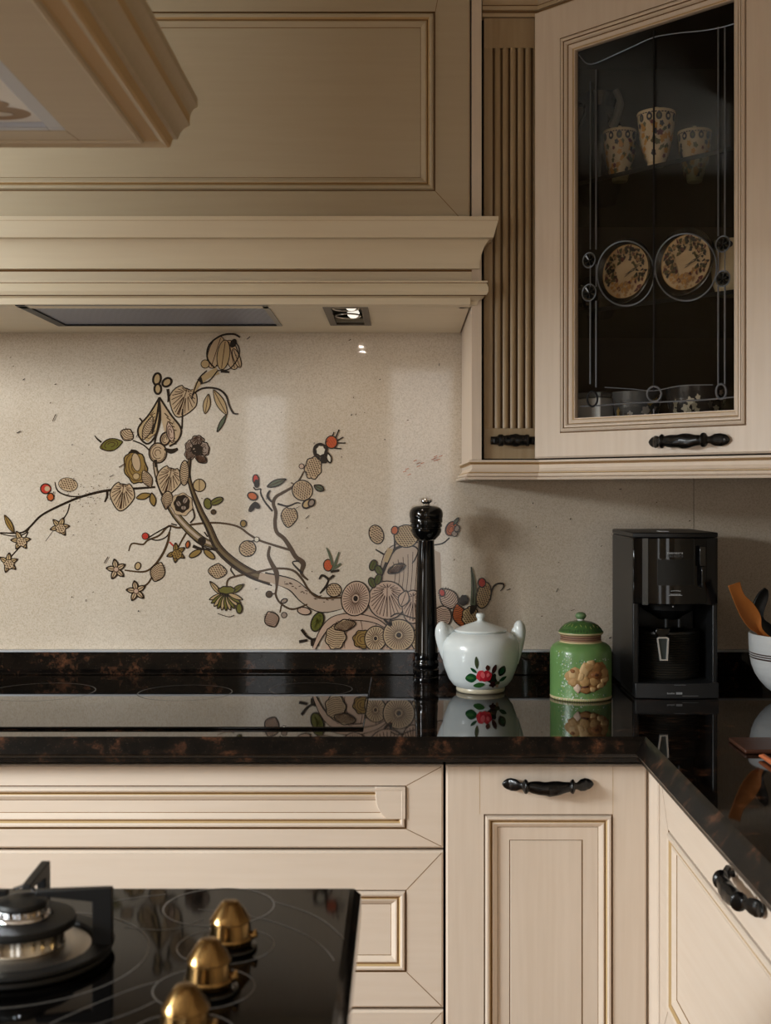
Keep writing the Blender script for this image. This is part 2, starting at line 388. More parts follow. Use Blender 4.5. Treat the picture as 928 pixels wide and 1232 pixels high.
# right upright branch
stroke([(371,698),(363,690),(365,678),(356,670),(350,660),(342,648),(333,640),(331,628),(332,616),(329,606),(332,598),(340,593),(352,586),(360,578),(366,567)],[2,4,6.5,5.5,5.5,5,4.6,4.4,4.2,4.2,4,3.6,3,2.4,2],'brown')
stroke([(360,675),(352,677),(364,690)],[2,1.6,3],'ink'); stroke([(328,615),(319,604),(314,594),(314,588)],[2.4,2.2,2,1.4],'ink'); stroke([(314,588),(308,589),(305,586)],1.6,'ink')
stroke([(334,606),(346,609),(357,605),(362,606)],[2.4,2.2,1.8,1],'ink'); stroke([(351,588),(353,582),(350,581)],1.4,'brown')
stroke([(325,657),(323,668),(327,678),(333,690),(333,706),(332,716),(338,726),(352,733),(370,727)],[3,4,5,6,3,2.6,2.4,2.4,1.8],'brown')
stroke([(332,714),(325,715)],2,'brown'); stroke([(339,727),(337,737)],1.8,'brown')
dot(324,715,4,'brown'); leaf(342,723,8,5,-25,'mauve','oval','none'); dot(342,740,3.4,'mauve')
stroke([(385,714),(392,706),(396,697)],[2,3,2],'ink')
stroke([(452,704),(460,690),(466,676),(475,661),(492,656),(503,661),(500,672),(496,678)],[2,3.4,4.2,3.6,2.2,1.8,1.6,1.4],'ink'); stroke([(475,660),(475,650),(474,644)],[2.4,2,1.4],'ink'); stroke([(452,661),(462,667)],[1.6,2.4],'ink')
stroke([(470,660),(464,676)],[7,5],'straw'); stroke([(517,656),(532,654),(541,647)],[1.6,1.8,1.6],'ink')
for pts in ([(190,575),(203,606),(217,627),(241,651),(262,660)],[(229,578),(241,612),(252,634),(263,658),(281,676),(303,691),(330,702)]):
    stroke([(x-2.6,y+2.6) for x,y in pts],1.5,'ink')
for x0,y0,x1,y1 in ((213,632,206,630),(199,600,195,603),(255,690,260,696),(246,640,250,646)): stroke([(x0,y0),(x1,y1)],1.6,'ink')
# leaves with veins
leaf(147,597,30,36,8,'leaf_tan','heart','fan'); leaf(82,583,23,16,10,'leaf_tan','oval','dots',ow=.8)
leaf(220,483,34,40,20,'leaf_tan','heart','fan'); stroke([(219,516),(220,492)],2,'ink'); leaf(203,578,30,37,15,'leaf_tan','heart','fan'); leaf(201,602,14,22,8,'leaf_tan','point','hatch'); leaf(222,569,11,30,2,'leaf_tan','oval','hatch')
leaf(240,584,15,15,0,'straw','oval','mid'); leaf(153,523,18,15,30,'leaf_tan','leaf','hatch',n=5)
leaf(298,660,20,19,-20,'leaf_tan','oval','dots'); leaf(262,687,24,18,5,'leaf_tan','leaf','dots'); leaf(190,688,19,24,20,'leaf_tan','leaf','hatch'); leaf(166,681,7,9,15,'straw','oval','none')
leaf(377,563,20,27,10,'leaf_tan','wob','dots'); leaf(364,590,25,24,40,'leaf_tan','oval','dots'); leaf(348,622,20,25,8,'leaf_tan','heart','dots'); leaf(327,745,19,20,-25,'leaf_pink','leaf','hatch')
leaf(402,710,18,16,0,'leaf_tan','oval','dots'); leaf(453,643,17,23,-20,'leaf_tan','oval','dots'); leaf(489,645,29,27,0,'straw','oval','dots')
dot(363,561,3,'leaf_pink')
# three-lobed dark flower and bell
stroke([(202,468),(203,478),(202,484)],[3.5,3,1.5],'ink')
leaf(189,456,9,14,10,'straw','oval','none',ow=2.6); leaf(190,468,8,12,0,'straw','oval','none',ow=2.6); leaf(201,460,12,9,-40,'straw','oval','none',ow=2.6)
poly([(192,478),(180,498),(167,514),(168,526),(178,532),(188,520),(192,500)],'straw'); poly([(192,478),(205,498),(218,516),(214,530),(204,537),(198,520),(193,500)],'leaf_tan')
for P in ([(192,478),(180,498),(167,514),(168,526),(178,534),(188,522),(192,500),(192,478)],[(192,478),(205,498),(218,516),(214,530),(204,537)],[(192,480),(193,505),(187,528),(186,540)]): stroke(P,2.2,'ink')
l=nl()
for i in range(7): stroke([(185-i*1.4,495+i*4.5),(181-i*.4,500+i*4.6),(187,497+i*4.2)],.9,'vein',True,l)
for i in range(5): stroke([(198+i*2.6,497+i*5),(203+i*2.4,502+i*4)],1.4,'brown',False,l)
leaf(199,528,12,16,15,'leaf_tan','oval','swirl',ow=1.6); leaf(190,545,21,24,0,'leaf_tan','oval','swirl',ow=1.8); stroke([(198,540),(206,543),(214,540)],[3,6,3],'ink'); stroke([(187,553),(188,562)],[4,3],'ink')
stroke([(160,530),(172,535),(180,542)],1.6,'ink')
for k in range(5):
    stroke([(206+k*1.6,512+k*5),(203+k*1.2,518+k*4.2),(209+k,522+k*3)],.9,'ink')
leaf(205,520,10,26,-12,'leaf_pink','leaf','swirl',ow=1); leaf(178,515,11,30,22,'leaf_tan','leaf','hatch',ow=1.1); stroke([(167,514),(171,508),(168,503)],1.8,'ink'); stroke([(192,478),(189,500),(183,522)],2.4,'ink')
# brown bud, olive leaf
leaf(163,562,27,40,-12,'gold','wob','swirl',ow=1.4); leaf(164,556,10,22,-10,'leaf_tan','oval','none',ow=.9); leaf(177,576,13,22,-25,'leaf_tan','leaf','hatch',ow=.9); stroke([(155,545),(162,543),(168,546)],[2,4,2],'ink'); dot(164,573,4,'straw','brown')
leaf(134,535,16,28,75,'olive','leaf','swirl',ow=1); stroke([(122,532),(117,528),(114,524)],[2.4,1.6,.8],'ink')
leaf(173,597,8,18,75,'gold','leaf','none'); leaf(184,601,8,16,-10,'gold','leaf','none')
# dark flowers
leaf(230,536,15,13,-40,'mauve','wob','swirl',ow=1); leaf(238,531,16,14,10,'mauve','wob','fan',ow=1.2); leaf(246,540,12,17,-10,'mauve','wob','swirl',ow=1.3); leaf(229,546,13,14,30,'mauve','wob','hatch',ow=1); leaf(242,552,17,10,30,'mauve','leaf','hatch',ow=1.2); leaf(237,541,13,12,0,'ink','wob','none'); dot(235,541,3,'mauve'); [stroke([(237,541),(237+9*math.cos(a),541+8*math.sin(a))],[3,.8],'ink',False) for a in (-2.2,-1.2,-.4,.5,1.6,2.8)]; stroke([(230,550),(229,562),(228,575)],1.8,'ink')
leaf(219,607,26,27,0,'leaf_tan','wob','none',ow=.7); leaf(219,606,18,20,10,'ink','wob','none'); leaf(223,602,6,9,30,'mauve','oval','mid'); leaf(215,606,6,8,-30,'mauve','oval','mid'); leaf(221,611,7,6,0,'mauve','oval','mid'); stroke([(232,612),(234,622),(229,629)],1.8,'ink')
leaf(250,606,9,13,-10,'olive','oval','none'); leaf(261,603,8,16,65,'olive','oval','mid'); dot(257,616,3,'brown')
leaf(235,666,7,16,60,'gold','oval','none'); leaf(252,667,7,16,-50,'gold','oval','none'); stroke([(243,655),(245,662)],2.4,'ink')
# top bulb flower
leaf(260,424,18,40,18,'leaf_tan','oval','mid',ow=1); leaf(279,427,16,36,-12,'leaf_tan','oval','mid',ow=1); leaf(269,427,15,36,8,'straw','oval','mid',ow=1); leaf(285,431,8,24,-20,'leaf_tan','oval','mid',ow=1)
stroke([(262,446),(250,432),(252,415),(266,404),(281,402),(289,406)],[1.6,2,2,2.2,2.4,2],'ink'); stroke([(262,446),(276,444),(286,432),(288,420),(284,412)],1.4,'ink'); leaf(281,413,6,10,25,'ink','oval','none'); dot(247,438,5,'straw')
stroke([(262,446),(250,452),(240,460),(233,472)],[9,7,7,3],'straw'); stroke([(262,446),(252,458),(241,462)],1.4,'ink'); stroke([(249,446),(240,455),(233,472),(231,480)],1.6,'ink'); stroke([(240,455),(244,462)],[6,2],'ink'); stroke([(266,446),(276,448)],[5,2],'ink')
stroke([(232,474),(245,467),(262,468),(272,476),(276,488),(281,497),(287,498)],[1.8,2.2,2.4,2.4,2.2,2.2,1.6],'ink')
leaf(249,486,9,24,10,'straw','leaf','mid',ow=1); leaf(265,484,11,34,-28,'straw','leaf','mid',ow=1); leaf(267,509,5,24,28,'grey_green','leaf','none',ow=1.2)
# left small flowers
leaf(55,588,12,12,0,'red','oval','none'); dot(57,588,3.6,'leaf_tan','red'); leaf(61,598,8,9,0,'orange','wob','none')
for x,y in ((72,634),(25,650),(10,677),(212,665)):
    for k in range(5): leaf(x+5.5*math.cos(k*1.1+x),y+5.5*math.sin(k*1.1+x),6,13,math.degrees(k*1.1+x)+90,'straw' if x!=212 else 'gold','leaf','mid',ow=1.2)
    leaf(x+1,y+2,12,11,10,'leaf_tan' if x!=212 else 'gold','wob','dots',ow=.9)
leaf(11,630,7,24,-28,'gold','leaf','mid',ow=.9)
for x,y in ((140,685),(164,711)):
    for k in range(5): leaf(x+6*math.cos(k*1.256-.5),y+6.5*math.sin(k*1.256-.5),6.5,12,math.degrees(k*1.256-.5)+90,'leaf_tan','leaf','mid',ow=1.5)
    dot(x,y,3,'leaf_pink','vein')
dot(175,645,4,'red'); leaf(226,655,5,9,10,'orange','leaf','none'); leaf(293,630,7,8,0,'gold','oval','none'); stroke([(310,650),(303,651),(300,652)],1.4,'ink'); dot(309,649,3,'bone')
# spidery flower
for a in range(-75,80,15):
    r=math.radians(a); leaf(272+11*math.sin(r),715+12*math.cos(r)*.8,5.5,20,-a*.9,'straw' if a%2 else 'olive','leaf','none',ow=1.1)
leaf(259,707,6,20,-40,'straw','leaf','mid',ow=1.1); leaf(286,708,7,18,55,'olive','leaf','mid',ow=1.1); leaf(273,710,20,9,0,'olive','wob','none'); leaf(288,732,7,12,0,'olive','oval','none'); stroke([(262,738),(275,742),(282,740)],.8,'ink')
# right branch decorations
leaf(308,577,7,12,-5,'red','oval','none'); leaf(309,582,5,9,0,'ink','oval','none'); leaf(304,597,12,9,25,'orange','oval','none',ow=1.6); leaf(304,610,5,13,35,'ink','oval','none'); leaf(309,608,5,9,-40,'ink','oval','none')
leaf(333,581,8,24,68,'grey_green','leaf','mid',ow=1.4); stroke([(327,604),(322,597),(325,590)],[2,3,2],'ink'); leaf(384,587,8,13,-65,'grey_green','leaf','mid',ow=1.4)
leaf(370,606,9,13,50,'straw','oval','none',ow=2); leaf(375,605,7,9,30,'mauve','oval','none',ow=1.8); stroke([(372,620),(368,624)],.8,'ink')
stroke([(385,552),(379,547),(379,538),(386,534),(393,540),(392,550)],[2,3,3,2.6,3,3],'ink'); leaf(386,542,12,13,0,'bone','wob','none',ow=2); leaf(396,551,6,12,-15,'bone','leaf','none',ow=1.8); leaf(390,553,8,8,0,'ink','wob','none')
leaf(399,532,14,15,0,'orange','oval','dots',ow=1.3,vc='red')
for P in ([(404,527),(408,517)],[(406,530),(413,526)],[(406,533),(416,533)],[(402,539),(411,540)],[(400,525),(402,520)]): stroke(P,1.5,'ink',False)
leaf(395,680,11,14,0,'orange','oval','dots',ow=1.3,vc='red')
for P in ([(400,686),(404,676),(408,664)],[(400,680),(397,668),(393,659)],[(402,684),(410,678)],[(398,688),(408,686)],[(396,697),(388,692),(384,697)],[(394,698),(402,692)]): stroke(P,[2.6,2.8,1.2][:len(P)],'grey_green' if P[0][0]>398 else 'ink')
leaf(382,748,14,24,22,'green','oval','fan',ow=1.4,vc='olive'); leaf(366,735,16,9,10,'leaf_pink','oval','none')
for P in ([(363,757),(370,766),(380,771)],[(360,772),(370,770)],[(376,777),(376,770),(384,768)],[(382,777),(383,770)]): stroke(P,[3.6,3,3][:len(P)],'ink')
# the big gilled discs at the foot
stroke([(378,780),(388,760),(402,746),(425,742),(450,746),(466,755)],[5,8,10,9,7,4],'ink'); stroke([(378,780),(388,760),(402,746),(425,742),(450,746),(466,755)],[3,6,8,7,5,2],'leaf_pink')
leaf(466,722,46,46,0,'leaf_pink','oval','fan',n=13); leaf(428,720,34,42,12,'leaf_pink','oval','disc',n=16); leaf(497,730,26,40,0,'leaf_pink','oval','fan',n=9)
leaf(510,770,30,34,0,'leaf_tan','oval','disc',n=12); leaf(404,766,24,30,10,'leaf_tan','wob','hatch'); leaf(415,752,28,14,-12,'leaf_tan','leaf','hatch'); leaf(437,769,24,22,0,'gold','wob','swirl'); leaf(452,768,26,30,10,'leaf_tan','oval','disc',n=11); leaf(480,764,38,38,0,'leaf_tan','oval','disc',n=16)
leaf(486,720,14,20,20,'leaf_pink','leaf','mid'); stroke([(470,742),(480,738),(500,744),(520,740)],1.8,'ink'); leaf(477,684,24,10,-25,'leaf_tan','leaf','hatch',ow=1.6); stroke([(462,745),(470,752),(470,744)],[2,4,2],'ink')
for x,y,r_ in ((449,680,20),(456,686,-30),(448,701,-25),(455,697,20)): leaf(x,y,8,13,r_,'green','oval','mid')
leaf(475,638,8,10,10,'orange','oval','none'); leaf(543,636,13,18,25,'orange','oval','swirl',ow=1.2); leaf(549,627,4,10,35,'grey_green','leaf','none'); dot(547,642,3.4,'mauve'); leaf(550,636,6,8,20,'mauve','wob','none')
# right of the mill
leaf(540,720,22,30,-38,'leaf_pink','leaf','hatch'); leaf(532,742,22,26,10,'leaf_pink','oval','hatch'); leaf(553,740,18,28,-15,'orange','leaf','hatch'); leaf(532,713,7,9,-20,'red','wob','none'); leaf(566,742,20,24,0,'straw','wob','dots')
leaf(570,730,7,18,20,'ink','leaf','none'); leaf(558,722,10,12,20,'ink','wob','none'); stroke([(569,728),(570,705),(567,682)],[6,6,1.5],'grey_green'); stroke([(569,726),(570,706),(567,683)],[1,1.4,.8],'ink')
leaf(582,716,17,32,12,'straw','oval','dots'); leaf(580,701,9,11,0,'red','oval','none'); stroke([(590,722),(592,710),(597,703),(605,702),(606,706),(602,711)],[1.4,2,2.2,2.2,1.6,.8],'ink')
# fine flecks in the stone
l=nl()
for _ in range(90):
    x=random.uniform(2,830); y=random.uniform(408,780)
    if x>540 and y<585: continue
    a=random.uniform(.2,1.5); L=random.choice([1.2,1.5,2,3,5,9 if random.random()<.3 else 2]); stroke([(x,y),(x+L*math.cos(a),y-L*math.sin(a))],random.uniform(.5,1.1),random.choice(['ink','ink','brown','vein']),False,l)
for _ in range(60):
    x=random.gauss(105,16); y=random.gauss(595,14); stroke([(x,y),(x+1.2,y-.6)],.7,'vein',False,l)
for _ in range(14):
    x=random.uniform(485,530); y=566-(x-485)*.4+random.gauss(0,4); stroke([(x,y),(x+4,y-1.6)],.7,'orange',False,l)
MU.build('painted_branch_mural',PM,sp,recalc=False,ang=180)
# ------------------------------------------------------------------ worktop
wt=MB(); YF=1.86-D; XR=.375; Y1=-1.75
EP=[(0,.92),(.003,.9175),(.006,.913),(.016,.900),(.018,.897),(.016,.893),(.011,.889),(.011,.883)]
wp=[(-1.75,YF),(XR,YF),(XR,Y1)]; wn=[(0,-1),(-1,-1),(-1,0)]; bk=[(RX1-.002,Y1),(RX1-.002,-.002),(XR,-.002),(-1.75,-.002)]
vs=[(x+n_[0]*p,y+n_[1]*p,z) for p,z in EP for (x,y),n_ in zip(wp,wn)]; K8=len(EP); fs=[]
for i in range(K8-1):
    for k in range(2): fs.append((3*i+k,3*i+3+k,3*i+4+k,3*i+1+k))
o_=len(vs); vs+=[(x,y,.92) for x,y in bk]+[(x,y,.883) for x,y in bk]; q_=3*(K8-1)
fs+=[(0,1,o_+2,o_+3),(1,2,o_,o_+1,o_+2),(q_+1,q_,o_+7,o_+6),(q_+2,q_+1,o_+6,o_+5,o_+4)]
fs+=[(o_+1,o_+5,o_+6,o_+2),(o_+2,o_+6,o_+7,o_+3),(o_,o_+4,o_+5,o_+1)]
fs+=[tuple([o_]+[2+3*i for i in range(K8)]+[o_+4]),tuple([o_+3]+[3*i for i in range(K8)]+[o_+7])]
wt.add(vs,fs)
EDGE=granite('satin_granite_edge',.30,.35); wt.m=[1 if i<14 else 0 for i in range(len(wt.m))]; W=wt.build('worktop',[GRAN,EDGE],ang=25); tag(W,'L-shaped polished dark brown granite worktop with shaped edge','worktop')
tag(MB().box(-1.75,-.02,.9203,RX1-.002,-.0005,.9674).build('upstand',GRAN,bevel=.0015),'low dark granite upstand strip along the wall behind the worktop','upstand')
# ------------------------------------------------------------------ cabinet fronts
def field_rings(u0,v0,u1,v1,U0,V0,U1,V1,t=.02,k=1.0,fieldline=None):
    """door outline, then frame opening U*, beaded moulding, sunk panel"""
    R=[(u0,v0,u1,v1,0,0),(u0,v0,u1,v1,t-.003,0),(u0+.003,v0+.003,u1-.003,v1-.003,t,0)]
    for ins,h,m in ((0,t,0),(.0008,t-.003,1),(.002,t-.003,1),(.0028,t+.001,0),(.0045,t+.0035,0),(.007,t+.004,0),(.0095,t+.002,0),(.0115,t-.002,2),(.013,t-.003,1),(.0142,t-.001,2),(.016,t-.0005,0),(.020,t-.003,0),(.0228,t-.006,0),(.0236,t-.007,1)):
        i=ins*k; R.append((U0+i,V0+i,U1-i,V1-i,h,m))
    if fieldline:
        f0,g0,f1,g1=fieldline
        R+=[(f0,g0,f1,g1,t-.007,0),(f0+.0012,g0+.0012,f1-.0012,g1-.0012,t-.0085,1),(f0+.0024,g0+.0024,f1-.0024,g1-.0024,t-.0065,0)]
    return R
PMATS=[PAINT,GLAZE,GLAZEL]; PMATH=[PAINTH,GLAZE,GLAZEL]
def mitres(mb,u0,v0,u1,v1,U0,V0,U1,V1,t=.02,e=.003):
    for a,b,c,d in ((u0+e,v0+e,U0,V0),(u1-e,v0+e,U1,V0),(u1-e,v1-e,U1,V1),(u0+e,v1-e,U0,V1)): mb.line(a,b,c,d,t+.00015,.0011,1)
YD=1.885-D                                                           # front plane of the doors on the back run
def handle(parent,L=.143,short=False,loc=(0,0,0),name='handle',sag=.004,seed=0):
    """bow handle along local X; stands off in -Y; leaf-shaped ends, collars, twisted middle"""
    mb=MB(); n=16; N=90; vs=[]; fs=[]
    H=L/2
    if not short: key=[(-1,.0006),(-.97,.0045),(-.90,.0085),(-.80,.0105),(-.70,.0092),(-.62,.0058),(-.565,.0050),(-.55,.0100),(-.52,.0115),(-.475,.0108),(-.455,.0072),(-.40,.0085),(-.2,.0105),(0,.0118),(.2,.0105),(.40,.0085),(.455,.0072),(.475,.0108),(.52,.0115),(.55,.0100),(.565,.0050),(.62,.0058),(.70,.0092),(.80,.0105),(.90,.0085),(.97,.0045),(1,.0006)]
    else: key=[(-1,.0070),(-.75,.0070),(-.70,.0080),(-.66,.0105),(-.48,.0105),(-.44,.0085),(-.38,.0078),(-.1,.0108),(.2,.0108),(.5,.0092),(.60,.0105),(.72,.0105),(.76,.0070),(1,.0070)]
    def kf(t):
        for (a,x),(b,y) in zip(key,key[1:]):
            if t<=b: return x+(y-x)*((t-a)/(b-a) if b>a else 0)
        return key[-1][1]
    for i in range(N+1):
        t=-1+2*i/N; r=kf(t); mid=max(0,1-abs(t)/.5) if not short else max(0,1-abs(t)/.6)
        lift=.0052+.017*min(1,max(0,(.86-abs(t))/.36)) if not short else .006+.014*min(1,max(0,(.85-abs(t))/.25))
        thick=(.46 if abs(t)>.57 else .85) if not short else (.5 if abs(t)>.72 else .85)
        for k in range(n):
            a=2*math.pi*k/n; q=r
            if abs(t)<.42: q=r*(1+.06*math.sin(2*a+t*14))
            elif abs(t)>.6 and not short: q=r*(1-.05*abs(math.sin(a*2+t*9)))
            vs.append((t*H,-lift-q*thick*math.sin(a),q*math.cos(a)-sag*mid))
    for i in range(N):
        for k in range(n): fs.append((i*n+k,i*n+(k+1)%n,(i+1)*n+(k+1)%n,(i+1)*n+k))
    fs+=[tuple(range(n-1,-1,-1)),tuple(N*n+k for k in range(n))]
    mb.add(vs,fs)
    for sgn in (-1,1):                                              # posts into the door
        x=sgn*H*(.78 if not short else .85); mb.tube([(x,.001,0),(x,-.008,0)],.0042,10)
    return mb.build(name,BLACKH,parent,loc=loc,ang=50)
# --- drawer unit under the back hob
ux0=-.8350; ux1=.0650
du=thing('drawer_cabinet','cream base cabinet of wide panelled drawers under the rear hob','cabinet',(0,YD,0))
cb=MB(); cb.box(ux0+.001,.022,.10,ux0+.018,.60,.881); cb.box(ux1-.018,.022,.10,ux1-.001,.60,.881); cb.box(ux0+.018,.59,.10,ux1-.018,.60,.881); cb.box(ux0+.018,.022,.10,ux1-.018,.59,.118); cb.box(ux0+.018,.03,.86,ux1-.018,.10,.881)
for z in (.7357,.487): cb.box(ux0+.018,.024,z-.008,ux1-.018,.06,z+.008)
cb.build('carcass',GAP,du)
MB().box(ux0,.07,0,ux1,.09,.10).build('plinth',PAINTH,du)
dw=.0018
def drawer(v0,v1,Ub,Vb,top=False):
    mb=MB(); u0,u1=ux0+dw,ux1-dw; U0,V0,U1,V1=u0+Ub,v0+Vb[0],u1-Ub,v1-Vb[1]
    mb.rings(field_rings(u0,v0,u1,v1,U0,V0,U1,V1,k=1.05),0); mitres(mb,u0,v0,u1,v1,U0,V0,U1,V1)
    o=mb.build('drawer',PMATH,du,loc=(0,.02,0),ang=25)
    if top:                                                         # corner blocks of the top drawer with a curved inner edge
        for sg in (1,):
            xr=U1-.0015; zt=V1-.0015; zb=V0+.016; pts=[(xr,zb),(xr,zt),(xr-.0475,zt)]
            for k in range(1,11):
                a=math.pi/2*k/10; pts.append((xr-.0475+.026*(1-math.cos(a)),zt-.012-(zt-zb-.012)*math.sin(a)))
            b=MB(); b.prism(pts,-.0235,-.008,'y'); c=b.build('corner_block',PAINTH,o,ang=30,bevel=.001)
    return o
drawer(.7402,.8708,.0575,(.030,.0325),True)
drawer(.4905,.7357,.0575,(.0560,.0605))
drawer(.1080,.4860,.0575,(.0560,.0605))
# --- narrow door unit
nx0,nx1=.0690,.3836
dc=thing('door_cabinet','narrow cream base cabinet with one tall panelled door and black handle','cabinet',(0,YD,0))
cb=MB(); cb.box(nx0,.022,.10,nx0+.016,.60,.881); cb.box(nx1-.016,.022,.10,nx1+.0,.60,.881); cb.box(nx0+.016,.59,.10,nx1-.016,.60,.881); cb.box(nx0+.016,.022,.10,nx1-.016,.59,.118); cb.box(nx0+.016,.03,.865,nx1-.016,.10,.881)
cb.build('carcass',GAP,dc); MB().box(nx0,.07,0,nx1,.09,.10).build('plinth',PAINTH,dc)
u0,u1,v0,v1=.0672,.3815,.108,.8708; mb=MB()
U0,U1,V1=.1265,.3285,.7935
mb.rings(field_rings(u0,v0,u1,v1,U0,.175,U1,V1,k=.95,fieldline=(.1670,.2165,.2825,.7515)),0)
mb.line(u0+.053,v1-.003,u0+.053,V1,.02015,.0007,2); mb.line(u1-.053,v1-.003,u1-.053,V1,.02015,.0007,2)
dr=mb.build('door',PMATS,dc,loc=(0,.02,0),ang=25)
handle(dr,.143,loc=((659-CX)*1.885/F,-.02,.842))
# --- right run: filler strip and wide front facing the room
XD=.395
rc=thing('corner_pullout_cabinet','cream base cabinet on the right run with a sunlit wide panelled front and black handle','cabinet',(XD,YD,0),-math.pi/2)
cb=MB(); cb.box(.002,.022,.10,1.02,.04,.881); cb.box(.002,.04,.10,.018,.58,.881); cb.box(1.002,.04,.10,1.02,.58,.881); cb.box(.018,.04,.10,1.002,.58,.118)
cb.build('carcass',GAP,rc); MB().box(0,.07,0,1.02,.09,.10).build('plinth',PAINTH,rc)
MB().prism([(-.0085,-.0118),(.0165,-.0006),(.0285,-.0006),(.0285,.012),(-.0085,.012)],.108,.8708).build('filler_strip',PAINT,rc,ang=20)
mb=MB(); u0,u1,v0,v1=.0305,1.003,.450,.8708; U0,V0,U1,V1=.09,.5240,.916,.7950
mb.rings(field_rings(u0,v0,u1,v1,U0,V0,U1,V1,k=1.25),0); mitres(mb,u0,v0,u1,v1,U0,V0,U1,V1)
dr=mb.build('drawer',PMATH,rc,loc=(0,.02,0),ang=25)
handle(dr,.150,loc=(1.885-1.378,-.02,.843),sag=.004)
mb=MB(); u0,u1,v0,v1=.0305,1.003,.108,.4455; U0,V0,U1,V1=.09,.175,.916,.375
mb.rings(field_rings(u0,v0,u1,v1,U0,V0,U1,V1,k=1.25),0); mitres(mb,u0,v0,u1,v1,U0,V0,U1,V1)
dr=mb.build('drawer',PMATH,rc,loc=(0,.02,0),ang=25); handle(dr,.150,loc=(1.885-1.378,-.02,.41))
# ------------------------------------------------------------------ rear hob set in the worktop
hb=thing('induction_hob','black glass induction hob set into the worktop under the rear hood','hob',(-.513,2.178-D,.92))
pl=MB().box(-.45,-.263,.0003,.45,.250,.0042).build('glass_plate',BGLASS,hb,bevel=.0014)
RING=mat('grey_printed_ring',(96,94,92),.3)
def ring(mb,cx,cy,r,z,w=.0011,n=72,a0=0,a1=360,m=0):
    vs=[];fs=[]
    for i in range(n+1):
        a=math.radians(a0+(a1-a0)*i/n)
        for q in (r-w/2,r+w/2): vs.append((cx+q*math.cos(a),cy+q*math.sin(a),z))
    for i in range(n): fs.append((2*i,2*i+1,2*i+3,2*i+2))
    mb.add(vs,fs,m)
for X,d_,r in ((-.677,2.25,.100),(-.405,2.24,.0865),(-.174,2.277,.078)):
    mb=MB(); ring(mb,X+.513,d_-2.178,r,.0045,.0014); mb.build('cooking_zone_ring',RING,hb,recalc=False)
# ------------------------------------------------------------------ rear hood
HX=-1.150; HB=2.128-D; HR=.1187; hc=-.513
rh=thing('range_hood','large cream panelled range hood with stepped cornice over the rear hob','range hood',(0,0,0))
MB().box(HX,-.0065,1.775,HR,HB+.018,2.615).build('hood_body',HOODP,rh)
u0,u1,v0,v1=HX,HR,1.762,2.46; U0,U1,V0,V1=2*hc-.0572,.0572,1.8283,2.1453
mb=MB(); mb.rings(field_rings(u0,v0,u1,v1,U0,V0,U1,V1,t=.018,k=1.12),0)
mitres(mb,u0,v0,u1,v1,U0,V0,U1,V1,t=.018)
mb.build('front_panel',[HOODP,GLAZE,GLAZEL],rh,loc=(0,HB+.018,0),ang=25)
prof=[(-.03,1.774),(.0452,1.774),(.0452,1.767),(.0445,1.7665),(.0372,1.739)]
prof+=[(.0372-.0190*math.sin(k*math.pi/16)-.0040*k/8,1.739-.0490*(1-math.cos(k*math.pi/16))) for k in range(1,9)]
prof+=[(.0141,1.689),(.0060,1.6885),(.0039,1.6855),(.0030,1.678),(.0016,1.672),(.0016,1.6665),(.0277,1.6655),(.0277,1.6625),(.0262,1.6615),(.029,1.653),(.029,1.647),(.0257,1.641),(.0222,1.640),(.0122,1.632),(.0100,1.626),(.0053,1.624),(-.02,1.624)]
pm=[0]*(len(prof)-1); pm[2]=2
for i,p in enumerate(prof[:-1]):
    if abs(p[1]-1.6885)<1e-6 or abs(p[1]-1.6665)<1e-6 or abs(p[1]-1.6625)<1e-6 or abs(p[1]-1.641)<1e-6: pm[i]=1
MB().sweep([(HX,HB),(.12,HB),(.12,HB-.0+.004)],prof,m=pm).build('cornice',[wood_paint('lit_hood_cream_paint',(230,217,192),(227,213,188),(.8,14,14)),GLAZE,GLAZEL],rh,ang=25,recalc=False)  # hood paint lightened, standing in for light on cornice and underside
# underside with openings for the filter and the lamps
xs=[HX,-.681,-.238,-.1385,-.0660,.118]; ds=[2.116,2.116+.0,2.134,2.366,2.380,2.4935]
ys=[2.116-D-.006,2.115-D,2.134-D,2.366-D,2.380-D,-.0065]
MB().plate(xs,ys,1.6255,{(1,1),(1,2),(1,3),(3,2)},.012).build('underside',MATS['lit_hood_cream_paint'],rh)
mb=MB(); x=(HR-.012); mb.add([(.118,2.117-D,1.6252),(.106,2.117-D,1.6252),(.080,-.008,1.6252),(.0805,-.008,1.6252)],[(0,1,2,3)])
fl=MB(); fl.box(-.680,2.116-D,1.6268,-.239,2.379-D,1.632); f=fl.build('grease_filter',FILTER,rh)
mb=MB(); z0,z1=1.6240,1.634
mb.box(-.681,2.115-D,z0,-.664,2.380-D,z1,0); mb.box(-.248,2.115-D,z0,-.238,2.380-D,z1,1); mb.box(-.664,2.372-D,z0,-.248,2.380-D,z1,0); mb.box(-.664,2.115-D,z0,-.248,2.119-D,z1,1)
mb.build('filter_frame',[mat('dark_filter_frame',(34,32,34),.4,metal=.6),mat('grey_filter_frame',(150,146,138),.4,metal=.6)],f)
for x in (-.56,-.40):
    MB().box(x-.022,2.121-D,1.6250,x+.022,2.131-D,1.6266).build('filter_catch',mat('filter_catch_grey',(92,84,76),.5),f)
lf=MB(); y0,y1=2.134-D,2.366-D; xa,xb=-.1385,-.0660
lf.plate([xa-.004,xa+.009,xb-.009,xb+.004],[y0-.004,y0+.010,y1-.010,y1+.004],1.6238,{(1,1)},.004)
L_=lf.build('lamp_fitting',mat('bronze_lamp_trim',(74,62,50),.35,metal=.7),rh)
MB().box(xa+.002,y0+.004,1.645,xb-.002,y1-.004,1.648).build('lamp_back',mat('lamp_dark',(24,22,20),.4),L_)
